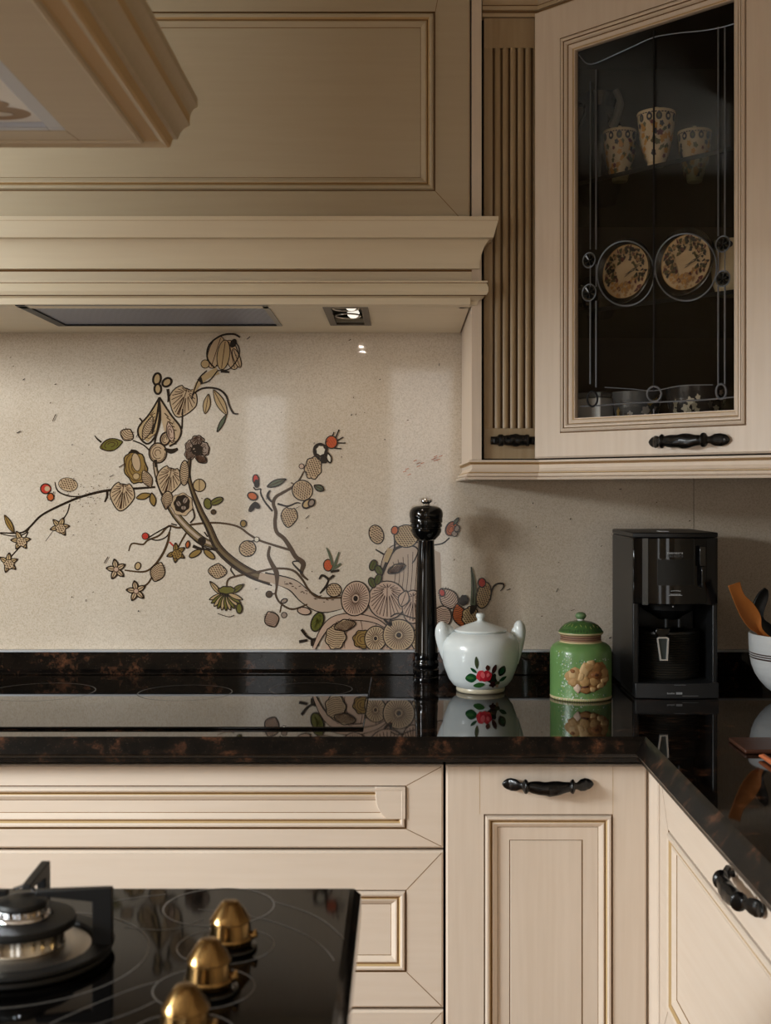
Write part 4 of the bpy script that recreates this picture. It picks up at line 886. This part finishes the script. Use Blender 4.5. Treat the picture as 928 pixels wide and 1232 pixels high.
SPK=[mat('speck_white',(206,214,204),.3),mat('speck_mint',(150,186,146),.3),mat('speck_lime',(140,160,84),.3),mat('speck_teal',(70,128,100),.3),mat('speck_dark_green',(44,72,38),.3),mat('speck_yellow',(176,176,110),.3)]; mb.build('jar_speckles',SPK,jar,recalc=False); ml.build('lid_speckles',SPK,lid,recalc=False)
# blossom in relief: overlapping lumpy petals
mb=MB()
def lump(x,y,w,h,rot,m,th=.0030):
    c,s_=math.cos(math.radians(rot)),math.sin(math.radians(rot)); vs=[];fs=[]; n=16; K_=5; a0,b0=GX(x,y)
    vs.append(gR.pt(a0,b0,th))
    for k in range(1,K_+1):
        t=k/K_
        for i in range(n):
            a=2*math.pi*i/n; kk_=(1+.10*math.sin(4*a+x)); X=w/2*kk*t*math.cos(a)*kk_; Zz=h/2*kk*t*math.sin(a)*kk_
            vs.append(gR.pt(a0+X*c-Zz*s_,b0+X*s_+Zz*c,th*math.sqrt(max(0,1-t**3))+.0001+.0003*math.sin(a*6+k)*(1-t)))
    for i in range(n): fs.append((0,1+i,1+(i+1)%n))
    for k in range(K_-1):
        for i in range(n): fs.append((1+k*n+i,1+k*n+n+i,1+k*n+n+(i+1)%n,1+k*n+(i+1)%n))
    mb.add(vs,fs,m)
for a in ((600,820,320,340,0,1,.0024),(330,830,220,230,20,0,.0026),(440,760,130,220,-10,2,.0034),(500,700,170,130,20,0,.0036),(610,720,190,130,-10,1,.0036),(680,790,140,170,10,0,.0034),(600,800,180,120,10,3,.0042),(590,800,90,60,0,4,.0047),(690,870,130,80,20,2,.0038),(560,880,170,110,-15,0,.0040),(640,930,110,80,10,2,.0036),(450,880,150,150,30,0,.0042),(400,820,90,130,-20,2,.0045),(300,800,110,110,0,2,.0034),(310,890,120,110,20,0,.0034),(460,980,180,90,0,1,.0036),(360,960,90,120,10,5,.0038),(540,975,100,70,0,2,.0038),(450,940,90,40,10,4,.0044),(300,760,60,60,0,3,.0038),(520,660,110,80,10,2,.0034)): lump(*a)
mb.build('relief_blossom',[mat('blossom_tan',(176,140,92),.6,bump=(400,.5,.001,(1,1,1))),mat('blossom_brown',(146,104,60),.6),mat('blossom_light',(198,166,120),.6),mat('blossom_rust',(140,92,50),.6),mat('blossom_dark',(92,54,34),.6),mat('blossom_pale',(204,180,160),.6)],jar,recalc=False,ang=60)
# coffee machine
X0,X1=.4208,.5768; ya,yb_=2.195-D,2.421-D; xm=(X0+X1)/2
cf=thing('coffee_machine','black coffee machine with glossy bowed front between jar and bowl','coffee machine',(xm,ya,ZT))
W2=(X1-X0)/2; dep=yb_-ya; HT=.303
side=MB(); side.box(-W2,.012,.006,-W2+.012,dep,HT-.010); side.box(W2-.010,.012,.006,W2,dep,HT-.010); side.box(-W2+.012,.150,.006,W2-.010,dep,HT-.010); side.build('housing',MPLAST,cf,bevel=.003)
tp=MB(); P=[(-W2,.010)]+[(-W2+2*W2*k/16,.010-.020*math.sin(math.pi*k/16)) for k in range(1,16)]+[(W2,.010),(W2,dep),(-W2,dep)]
tp.prism(P,HT-.0095,HT); tp.build('top_cover',MPLAST,cf,bevel=.002)
MB().box(-.0205,.045,HT+.0002,-.0045,.075,HT+.0012).build('white_sticker',WHITE,cf)
hd=MB(); z0,z1=.1726,HT-.010; n=28
arc=[(-W2+.0005+(2*W2-.001)*k/n,.010-.020*math.sin(math.pi*k/n)) for k in range(n+1)]
hd.prism(arc+[(W2-.0005,.149),(-W2+.0005,.149)],z0,z1); head=hd.build('head_unit',BPLAST,cf,ang=40,bevel=.0012)
def curved(mb,x0,x1,z0_,z1_,off,m=0,n=8):                            # patch on the bowed front
    vs=[]
    for i in range(n+1):
        x=x0+(x1-x0)*i/n; y=.010-.020*math.sin(math.pi*(x+W2)/(2*W2))-off; vs+=[(x,y,z0_),(x,y,z1_)]
    mb.add(vs,[(2*i,2*i+2,2*i+3,2*i+1) for i in range(n)],m)
fpx=lambda x:(x-814.5)*2.195/F; fpz=lambda y:(838.5-y)*2.195/F*.997
mb=MB(); curved(mb,fpx(791),fpx(834),fpz(701),fpz(670),.0006,0); curved(mb,fpx(791),fpx(834),fpz(669),fpz(644.5),.0004,1)
mb.build('display_panel',[mat('display_matte',(17,18,16),.45),mat('display_gloss',(5,5,5),.04)],head,recalc=False)
mb=MB(); 
    
for x in (790.5,834.2):
    mb=MB(); curved(mb,fpx(x-.25),fpx(x+.25),fpz(701),fpz(644.5),.0005,0,2); mb.build('display_edge',mat('edge_grey',(52,54,56),.3),head,recalc=False)
tx=MB(); rr=random.Random(2)
def glyphs(x0,x1,y0,y1,nn,w=.9):
    st=(x1-x0)/nn
    for k in range(nn):
        a=x0+k*st; b=a+st*.74
        curved(tx,fpx(a),fpx(b),fpz(y0+.8),fpz(y0),.0009,0,1)
        curved(tx,fpx(a),fpx(a+st*.26),fpz(y1),fpz(y0),.0009,0,1)
        if k%2: curved(tx,fpx(b-st*.24),fpx(b),fpz(y1),fpz(y0),.0009,0,1)
        if k%3: curved(tx,fpx(a),fpx(b),fpz(y1),fpz(y1-.7),.0009,0,1)
glyphs(801.8,821,661.2,663.2,8); 
mb2=tx; tx2=MB(); tx=MB(); glyphs(802.5,821,664.4,667,8); dim=tx; tx=mb2
LET=mat('pale_lettering',(170,172,174),.5); tx.build('display_lettering',LET,head,recalc=False); tx=MB(); glyphs(805,818,711,712.4,9); curved(tx,fpx(803.5),fpx(819.5),fpz(713.2),fpz(712.5),.0009,0,3)
for k in range(6): curved(tx,fpx(806+2*k),fpx(807.6+2*k),fpz(708.2-.5*math.sin(k*.63)),fpz(707.2-.5*math.sin(k*.63)),.0009,0,1)
curved(tx,fpx(807.6),fpx(809.2),fpz(727),fpz(725.6),.0009,0,1)
tx.build('front_emblem',LET,head,recalc=False); dim.build('dim_lettering',mat('dim_lettering',(84,86,88),.5),head,recalc=False)
lv=MB(); lv.box(fpx(840.2),-.013,fpz(678),fpx(847.5),-.002,fpz(653.5)); lv.box(fpx(842.5),-.0125,fpz(704),fpx(845),-.002,fpz(678)); lv.build('steam_lever',BPLAST,head,bevel=.001)
curv=MB(); curved(curv,fpx(850.5),fpx(862.5),fpz(725),fpz(644.5),.0004,0,4); curv.build('grey_side_strip',mat('slate_gloss',(30,32,35),.15),head,recalc=False)
st=MB(); curved(st,fpx(773.5),fpx(780),fpz(725),fpz(644.5),.0004,0,4); st.build('window_reflection_strip',mat('reflection_silver',(120,128,136),.2,metal=.9),head,recalc=False)  # painted reflection of the window on the bowed front
# brew niche, nozzle, carafe, base
nz=MB(); nz.lathe([(0,-.034),(.018,-.034),(.026,-.028),(.050,-.014),(.054,-.001),(0,-.001)],n=40); nz.build('brew_nozzle',SPLAST,head,loc=(0,.070,z0))
for x in (-.012,.012): MB().tube([(x,.03,z0-.03),(x,.03,z0-.045)],.004,12).build('spout',SPLAST,head)
bs=MB(); arcb=[(-W2+.003+(2*W2-.003)*k/20,.004-.006*math.sin(math.pi*k/20)) for k in range(21)]
bs.prism(arcb+[(W2,.149),(-W2+.003,.149)],.0006,.0285); base=bs.build('drip_base',mat('slate_plastic',(40,41,43),.35),cf,bevel=.0015,ang=40)
tb=MB(); tx=tb
def bx_(x0,x1,y0,y1): tb.box(fpx(x0),-.0030,fpz(y1),fpx(x1),-.0022,fpz(y0))
for k in range(7): bx_(802.6+1.35*k,803.5+1.35*k,830.4+(0 if k in(0,4) else .5),832.4)
bx_(813.4,820.8,830.1,832.7); bx_(811,825,821.2,821.5); bx_(821,840,834.4,834.7)
tb.build('base_lettering',mat('base_lettering_grey',(150,152,154),.5),base,recalc=True)
cr=MB(); cr.lathe([(0,0),(.050,0),(.052,.003)]+[(.0525-(.0012 if k%2 else 0),.005+.0022*k) for k in range(37)]+[(.052,.088),(.046,.090),(.046,.086),(.049,.080),(.049,.006),(0,.006)],n=64)
cr.v=[(x*1.16,y,z) for x,y,z in cr.v]; car=cr.build('carafe',mat('ribbed_black_carafe',(36,34,30),.32),cf,loc=(.0,.083,.0292),ang=20)
hl=MB(); hl.prism([(-.015,.068),(-.012,.076),(.014,.076),(.012,.066),(.006,.062),(.006,.030),(-.006,.030),(-.010,.062)],-.066,-.050,'y'); hl.build('carafe_grip',BPLAST,car,bevel=.002,loc=(-.021,0,.022))
hl=None; hs=MB(); a_=[(-.0125,.0575),(-.0095,.0600),(.0070,.0600),(.0095,.0575),(.0075,.0170),(-.0070,.0170)]; i_=[(-.0098,.0560),(-.0080,.0575),(.0052,.0575),(.0066,.0560),(.0042,.0195),(-.0044,.0195)]
n=6; vs=[(x,-.0668,z) for x,z in a_]+[(x,-.0668,z) for x,z in i_]+[(x,-.0715,z) for x,z in a_]+[(x,-.0715,z) for x,z in i_]; fs=[]
for k in range(n):
    j=(k+1)%n; fs+=[(2*n+k,2*n+j,3*n+j,3*n+k),(k,n+k,n+j,j),(k,j,2*n+j,2*n+k),(n+k,3*n+k,3*n+j,n+j)]
hs.add(vs,fs); hs.build('silver_handle_frame',mat('bright_silver',(225,226,226),.25,metal=.6),car,loc=(-.021,0,.022))
MB().prism(i_,-.0690,-.0668,'y').build('handle_inset',mat('grey_inset',(70,78,78),.3,metal=.4),car,loc=(-.021,0,.022))
# bowl with utensils at the right edge
bd=2.20; bxx=at(965,0,bd)[0]
BW=mat('white_stoneware',(205,206,206),.3,bump=(14,.25,.004,(1,1,9)))
bo=thing('utensil_bowl','white stoneware bowl with brown bands holding cooking utensils','bowl',(bxx,bd-D,ZT))
bp=[(0,0),(.044,0),(.046,.003),(.045,.007),(.052,.011),(.0640,.020),(.0745,.032),(.0830,.045),(.0888,.060),(.0915,.0745),(.0922,.0775),(.0918,.0790),(.0925,.0815),(.0920,.0830),(.0928,.0855),(.0935,.100),(.0940,.1165),(.0930,.1190),(.0905,.1190),(.0890,.1150),(.0880,.085),(.083,.060),(.070,.035),(.045,.016),(0,.012)]
mb=MB(); mb.lathe(bp,n=72,m=[0]*9+[1,0,1,0,1]+[0]*10); mb.build('bowl_body',[BW,mat('brown_band',(62,44,36),.4)],bo,ang=60)
WOOD=mat('orange_brown_wood',(164,100,44),.45,bump=(20,.2,.001,(8,8,1)))
def blade(name,label,cat,pl_,pr_,d0,d1,th,material,extra=None,bend=.012):
    """flat utensil from left/right outlines in image px; leans from depth d0 (top) to d1 (bottom)"""
    n=len(pl_); L=spline(pl_,4); R2=spline(pr_,4); N=len(L); Vv=[]; 
    for i in range(N):
        t=i/(N-1); d=d0+(d1-d0)*t; row=[]
        for j in range(5):
            s=j/4; px=L[i][0]*(1-s)+R2[i][0]*s; py=L[i][1]*(1-s)+R2[i][1]*s; sag=bend*math.sin(math.pi*s)*math.sin(math.pi*t)
            row.append(at(px,py,d+sag))
        Vv.append(row)
    vs=[p for r in Vv for p in r]+[(p[0],p[1]+th,p[2]) for r in Vv for p in r]; M=N*5; fs=[]
    for i in range(N-1):
        for j in range(4):
            a=i*5+j; fs+=[(a,a+1,a+6,a+5),(M+a,M+a+5,M+a+6,M+a+1)]
        fs+=[(i*5,i*5+5,M+i*5+5,M+i*5),(i*5+4,M+i*5+4,M+i*5+9,i*5+9)]
    fs+=[tuple([0,M,M+1,1]),(1,M+1,M+2,2),(2,M+2,M+3,3),(3,M+3,M+4,4)]
    b=(N-1)*5
    for j in range(4): fs.append((b+j,b+j+1,M+b+j+1,M+b+j))
    m=MB(); m.add(vs,fs); o=m.build(name,material,ang=50,bevel=.001); return tag(o,label,cat)
blade('wooden_spatula','orange-brown wooden spatula leaning left out of the white bowl','spatula',[(876.5,705),(885,727),(893,744),(903,757),(912,763),(922,776),(928,788),(934,800)],[(891,700),(896,715),(907,726),(916,741),(918,757),(934,772),(941,786),(946,797)],2.165,2.185,.0045,WOOD,bend=.008)
blade('black_spoon','black utensil with rounded handle behind the wooden spatula','spoon',[(921,707),(912,716),(906,735),(916,755),(930,775),(944,800)],[(925,710),(925,720),(919,742),(929,752),(944,770),(956,797)],2.215,2.225,.007,mat('black_nylon',(12,12,12),.35),bend=.004)
# chopping board and small orange handle at the right edge
bx0=at(882,0,1.80)[0]
cbd=MB(); y0,y1=1.735-D,1.825-D; cbd.prism([(bx0,y0),(bx0+.28,y0),(bx0+.28,y1),(bx0,y1)],.9203,.9265); o=cbd.build('chopping_board',mat('reddish_brown_wood',(74,42,30),.35,bump=(10,.2,.001,(1,12,1))),bevel=.002); tag(o,'thin reddish brown wooden board lying flat on the right worktop','chopping board')
a,b=at(914,912,1.705),at(948,936,1.600)
o=MB().tube([(a[0],a[1],.9245),(a[0]+.004,a[1]-.006,.9250),(b[0],b[1],.9250),(b[0]+.05,b[1]-.05,.9250)],[.0016,.0038,.0045,.0045],12).build('wooden_stick',mat('orange_wood',(196,112,72),.4)); tag(o,'short orange wooden stick lying on the worktop in front of the board','stick')
# ------------------------------------------------------------------ island with gas hob in the foreground
isl=thing('kitchen_island','cream kitchen island in the foreground carrying the black glass gas hob','island',(-.90,.75-D,0))
ib=MB(); ib.box(-.82,-.37,.10,.815,.37,.885); ib.build('island_body',PAINT,isl)
MB().box(-.78,-.33,0,.78,.33,.0995).build('plinth',PAINTH,isl)
mb=MB(); mb.rings(field_rings(-.45,.14,.45,.86,-.38,.21,.38,.79),0); o=mb.build('end_panel',PMATS,isl,loc=(.8155,0,0),rz=math.pi/2,ang=25); o.scale=(.72,1,1)
mb=MB(); mb.rings(field_rings(-.78,.14,.78,.86,-.71,.21,.71,.79),0); mb.build('rear_panel',PMATS,isl,loc=(0,.3705,0),rz=math.pi,ang=25)
gx0,gx1=-1.75,-.0505; gy0,gy1=.34-D,1.15-D
gh=thing('gas_hob','black glass gas hob top with brass knobs on the foreground island','hob',(0,0,.92))
pl=MB(); EPH=[(0,0),(.004,-.0015),(.0075,-.006),(.0100,-.009),(.0105,-.016),(.0105,-.030),(.004,-.034),(-.05,-.034)]
pl.sweep([(gx0,gy1),(gx0,gy0),(gx1,gy0),(gx1,gy1),(gx0,gy1)],EPH,caps=False)
pl.v=[]; pl.f=[]; pl.m=[]
def loop(x0,y0,x1,y1,z): return [(x0,y0,z),(x1,y0,z),(x1,y1,z),(x0,y1,z)]
vs=[];fs=[]
for p,z in EPH: vs+=loop(gx0-p,gy0-p,gx1+p,gy1+p,z)
for i in range(len(EPH)-1):
    for k in range(4): fs.append((4*i+k,4*i+4+k,4*i+4+(k+1)%4,4*i+(k+1)%4))
fs.append((0,1,2,3)); L4=4*(len(EPH)-1); fs.append((L4+3,L4+2,L4+1,L4))
pl.add(vs,fs); gp_=pl.build('glass_plate',mat('black_hob_glass',(7,6,6),.05,spec=.32),gh,ang=20)
PRN=mat('printed_line',(112,108,104),.4)
BXc,BYc=-.311,.984-D
mb=MB()
ring(mb,BXc,BYc,.1015,.0003,.0014,96); ring(mb,BXc+.01,BYc-.02,.135,.0003,.0010,96,200,330)
ring(mb,-.168,1.10-D,.050,.0003,.0018); ring(mb,-.148,1.005-D,.0400,.0003,.0012); ring(mb,-.152,.92-D,.0385,.0003,.0012); ring(mb,-.155,.838-D,.0385,.0003,.0012); ring(mb,-.215,.93-D,.165,.0003,.001,96,15,80)
S=[at(x,y,.38*F/(y-CY)) for x,y in spline([(130,1078),(180,1072),(215,1071)],6)]
def hobline(pts,w=.0011):
    P=[at(x,y,.38*F/(y-CY)) for x,y in spline(pts,6)]; n=len(P); v=[]
    for i in range(n):
        a_,b_=P[max(i-1,0)],P[min(i+1,n-1)]; dx,dy=b_[0]-a_[0],b_[1]-a_[1]; l_=math.hypot(dx,dy) or 1; v+=[(P[i][0]-dy/l_*w/2,P[i][1]+dx/l_*w/2,.0003),(P[i][0]+dy/l_*w/2,P[i][1]-dx/l_*w/2,.0003)]
    mb.add(v,[(2*i,2*i+1,2*i+3,2*i+2) for i in range(n-1)])
hobline([(128,1086),(165,1080),(200,1076)]); hobline([(150,1116),(185,1119),(215,1117),(245,1106)]); hobline([(330,1085),(370,1098),(395,1112),(414,1130)]); hobline([(60,1232),(110,1210),(160,1190),(195,1180)]); 
mb.build('printed_zone_lines',PRN,gp_,recalc=False)
# burner
bu=thing('tmp','','x'); bpy.data.objects.remove(bu)
br=MB(); br.lathe([(.0,.0004),(.070,.0004),(.0715,.002),(.0705,.005),(.064,.007),(.058,.0065),(.057,.004),(0,.004)],n=72); b0=br.build('burner_rim',IRON,gh,loc=(BXc,BYc,0))
MB().lathe([(0,.0045),(.0565,.0045),(.0565,.0065),(.054,.0078),(.040,.0085),(0,.0085)],n=72).build('drip_plate',STEEL,b0)
MB().lathe([(0,.0088),(.0335,.0088),(.0345,.0105),(.0335,.012),(.0335,.0235),(0,.0235)],n=64).build('burner_cup',mat('burner_steel',(200,196,188),.16,metal=1),b0)
MB().lathe([(0,.0238),(.036,.0238),(.0428,.0255),(.0432,.028),(.0420,.0315),(.0245,.0330),(.0235,.031),(0,.031)],n=64).build('outer_flame_cap',IRON,b0)
cw=MB(); cw.lathe([(0,.0312),(.0215,.0312),(.0228,.0335),(.0220,.0355),(.0205,.0365),(.0200,.0405),(0,.0405)],n=64)
for k in range(28):
    a=2*math.pi*k/28; cw.box(0,0,0,0,0,0); cw.v=cw.v[:-8]; cw.f=cw.f[:-6]; cw.m=cw.m[:-6]
    cw.tube([(.0195*math.cos(a),.0195*math.sin(a),.036),(.0195*math.cos(a),.0195*math.sin(a),.0408)],.0012,6)
cw.build('flame_crown',CHROME,b0); MB().lathe([(0,.0410),(.0200,.0410),(.0205,.0425),(.0195,.0455),(.010,.0475),(0,.0478)],n=56).build('inner_flame_cap',IRON,b0)
sp_=MB(); sp_.tube([(0,.030,.028),(0,.030,.046)],.0016,8); sp_.tube(spline([(0,.030,.046),(-.006,.024,.0492),(-.012,.016,.0492)],4),.0013,8); sp_.build('spark_electrode',CHROME,b0)
tr=MB(); tz=.0555
def arm(ang):
    c,s_=math.cos(ang),math.sin(ang); parts=[]
    def R3(x,y,z): return (x*c-y*s_,x*s_+y*c,z)
    # side outline of the arm (radius, height) extruded by its thickness
    o=[(.074,.0005),(.074,tz-.001),(.072,tz),(.012,tz-.0015),(.011,tz-.006),(.058,tz-.011),(.058,.0150),(.0575,.0072),(.0575,.0005)]
    o=[(.0735,.0075),(.0735,tz-.001),(.072,tz),(.012,tz-.0015),(.0110,tz-.0055),(.0575,tz-.0110),(.0575,.0075)]
    w=.0038; n=len(o); vs=[R3(r,-w,z) for r,z in o]+[R3(r,w,z) for r,z in o]
    tr.add(vs,[tuple(range(n-1,-1,-1)),tuple(range(n,2*n))]+[(i,(i+1)%n,n+(i+1)%n,n+i) for i in range(n)])
for k in range(3): arm(k*math.pi/2+.03)
tr.lathe([(.0585,.0073),(.0735,.0073),(.0740,.009),(.0730,.0105),(.0590,.0105),(.0583,.009),(.0585,.0073)],n=72)
tr.build('pan_support',IRON,gh,loc=(BXc,BYc,0),bevel=.0008)
# knobs
def knob_mesh(par,loc):
    k=MB(); k.lathe([(0,.0045),(.0165,.0045),(.0182,.006),(.0190,.0095),(.0186,.0105),(.0178,.0115),(.0163,.0225),(.0160,.0229),(.0160,.0234),(.0171,.0240),(.0168,.0250),(.0138,.0296),(.0106,.0342),(.0076,.0382),(.0064,.0392),(.0052,.0396),(0,.0397)],n=40)
    b=k.build('control_knob',BRASS,par,loc=loc,ang=25)
    MB().lathe([(0,.0003),(.0210,.0003),(.0225,.0015),(.0220,.003),(.0176,.0044),(0,.0044)],n=48).build('knob_base_ring',BPLAST,b)
    MB().tube([(.0168,0,.010),(.0203,0,.012),(.0208,0,.0155)],[.0035,.0035,.0015],10).build('pointer',BRASS,b)
for x,d_ in ((-.1434,1.0),(-.1475,.915),(-.1500,.830)): knob_mesh(gh,(x,d_-D,0))
# ------------------------------------------------------------------ island hood above
ih=thing('island_hood','cream island hood with deep crown moulding hanging in the foreground','range hood',(0,0,0))
ix0,ix1=-1.75,-.2767; iy0,iy1=.40-D,1.25-D; IZ=1.663  # widened leftwards out of view to shade the panels and glazed door
ipr=[(0,1.6635),(.0012,1.6615),(.0040,1.6608),(.0062,1.6620),(.0070,1.6645),(.0085,1.6660),(.020,1.668),(.0245,1.6655),(.0274,1.6632),(.0298,1.6650),(.0311,1.6711),(.0322,1.6735),(.0361,1.6743),(.0372,1.6775),(.0386,1.6821),(.0416,1.6870),(.0461,1.6915),(.0474,1.6930),(.0470,1.6965),(.0476,1.7027),(.0486,1.7070),(.0505,1.7110),(.0545,1.7151),(.0545,1.7240),(.03,1.7240)]
vs=[];fs=[];ms=[]
for p,z in ipr: vs+=loop(ix0-p,iy0-p,ix1+p,iy1+p,z)
im=[0]*(len(ipr)-1)
for i in (8,9,10,17,18): im[i]=1
for i in (4,5): im[i]=2
for i in range(len(ipr)-1):
    for k in range(4): fs.append((4*i+k,4*i+(k+1)%4,4*i+4+(k+1)%4,4*i+4+k)); ms.append(im[i])
mb=MB(); mb.add(vs,fs,ms); mb.build('crown_moulding',[HOODP,GLAZEL,GLAZEL],ih,ang=25)
MB().box(ix0,iy0,1.7245,ix1,iy1,2.615).build('hood_body',HOODP,ih)
lx1=-.340; ly1=1.218-D; lx0=ix0+.10; ly0=iy0+.10
MB().plate([ix0,lx0,lx1,ix1],[iy0,ly0,ly1,iy1],IZ,{(1,1)},.012).build('underside',HOODP,ih)
mb=MB(); a,b=(lx1,ly1),(at(100,172,.363*F/418)[0],at(100,172,.363*F/418)[1])
dx,dy=b[0]-a[0],b[1]-a[1]; l_=math.hypot(dx,dy); nx,ny=-dy/l_*.0005,dx/l_*.0005
mb.add([(a[0]-nx,a[1]-ny,IZ-.0002),(b[0]-nx,b[1]-ny,IZ-.0002),(b[0]+nx,b[1]+ny,IZ-.0002),(a[0]+nx,a[1]+ny,IZ-.0002)],[(0,1,2,3)]); mb.build('mitre_joint',GLAZE,ih,recalc=False)
fw=.017
lp_=MB().plate([lx0,lx0+fw,lx1-fw,lx1],[ly0,ly0+fw,ly1-fw*.6,ly1],IZ+.0005,{(1,1)},.006).build('light_frame',mat('pale_blue_grey_frame',(186,190,200),.3),ih,bevel=.001)
MB().box(lx0+fw,ly0+fw,IZ+.006,lx1-fw,ly1-fw*.6,IZ+.009).build('light_diffuser',mat('frosted_diffuser',(206,200,190),.35,emit=(210,205,200),es=.06),lp_)
BRP=mat('tan_glass_print',(150,120,84),.4)
cx_,cy_=lx1-.060,ly1-.040
def flat(cx,cy,w,h,z,m):
    n=24; mb.add([(cx+w*math.cos(2*math.pi*i/n),cy+h*math.sin(2*math.pi*i/n),z) for i in range(n)],[tuple(range(n-1,-1,-1))],m)
for k in range(3):
    y=cy_-k*.11; mb=MB()
    flat(cx_,y,.036,.022,IZ+.0058,0); flat(cx_-.004,y-.028,.028,.014,IZ+.0056,0); flat(cx_+.002,y+.002,.016,.007,IZ+.0054,1); flat(cx_-.006,y-.028,.014,.006,IZ+.0052,1)
    mb.build('diffuser_print',[BRP,mat('diffuser_white_print',(200,192,180),.4)],lp_,recalc=False)
# ------------------------------------------------------------------ light
def area(name,loc,rot,sx,sy,e,col):
    l=bpy.data.lights.new(name,'AREA'); l.shape='RECTANGLE'; l.size=sx; l.size_y=sy; l.energy=e; l.color=col
    o=bpy.data.objects.new(name,l); C.objects.link(o); o.location=loc; o.rotation_euler=rot; return o
for nm,q,e,c in (('daylight_high',LA,128,(.90,.97,1.0)),('daylight_side',LB,24,(1.0,.97,.92)),('added_low_fill',LC_,7,(.92,.97,1.0))):  # third lamp is added low fill for drawers and right-run front
    area(nm,(RX0+.004,(q[0]+q[1])/2,(q[2]+q[3])/2),(0,-math.pi/2,0),q[3]-q[2]-.1,q[1]-q[0]-.1,e,c)
for d_ in (2.185,2.280): area('hood_lamp',(-.094,d_-D,1.6225),(0,0,0),.010,.010,.12,(1.0,.88,.74))
for a,b in FW: area('daylight_front',((a+b)/2,RY0-.12,(FZ[0]+FZ[1])/2),(math.pi/2,0,0),b-a,FZ[1]-FZ[0],4.6*(b-a)/.4,(1.0,.93,.85))
w=bpy.data.worlds.new('World'); bpy.context.scene.world=w; w.use_nodes=True
w.node_tree.nodes['Background'].inputs[0].default_value=(.75,.86,1,1); w.node_tree.nodes['Background'].inputs[1].default_value=.6
# ------------------------------------------------------------------ camera
cam=bpy.data.cameras.new('camera'); co=bpy.data.objects.new('camera',cam); C.objects.link(co)
co.location=(0,-D,EYE); co.rotation_euler=(math.pi/2,0,0)
cam.sensor_fit='HORIZONTAL'; cam.sensor_width=24; cam.lens=24*F/928
cam.shift_x=(464-CX)/928; cam.shift_y=-(616-CY)/928; cam.clip_start=.02
cam.dof.use_dof=True; cam.dof.focus_distance=2.2; cam.dof.aperture_fstop=8
bpy.context.scene.camera=co
vs_=bpy.context.scene.view_settings
vs_.view_transform='Standard'; vs_.look='None'; vs_.exposure=.20; vs_.gamma=.93
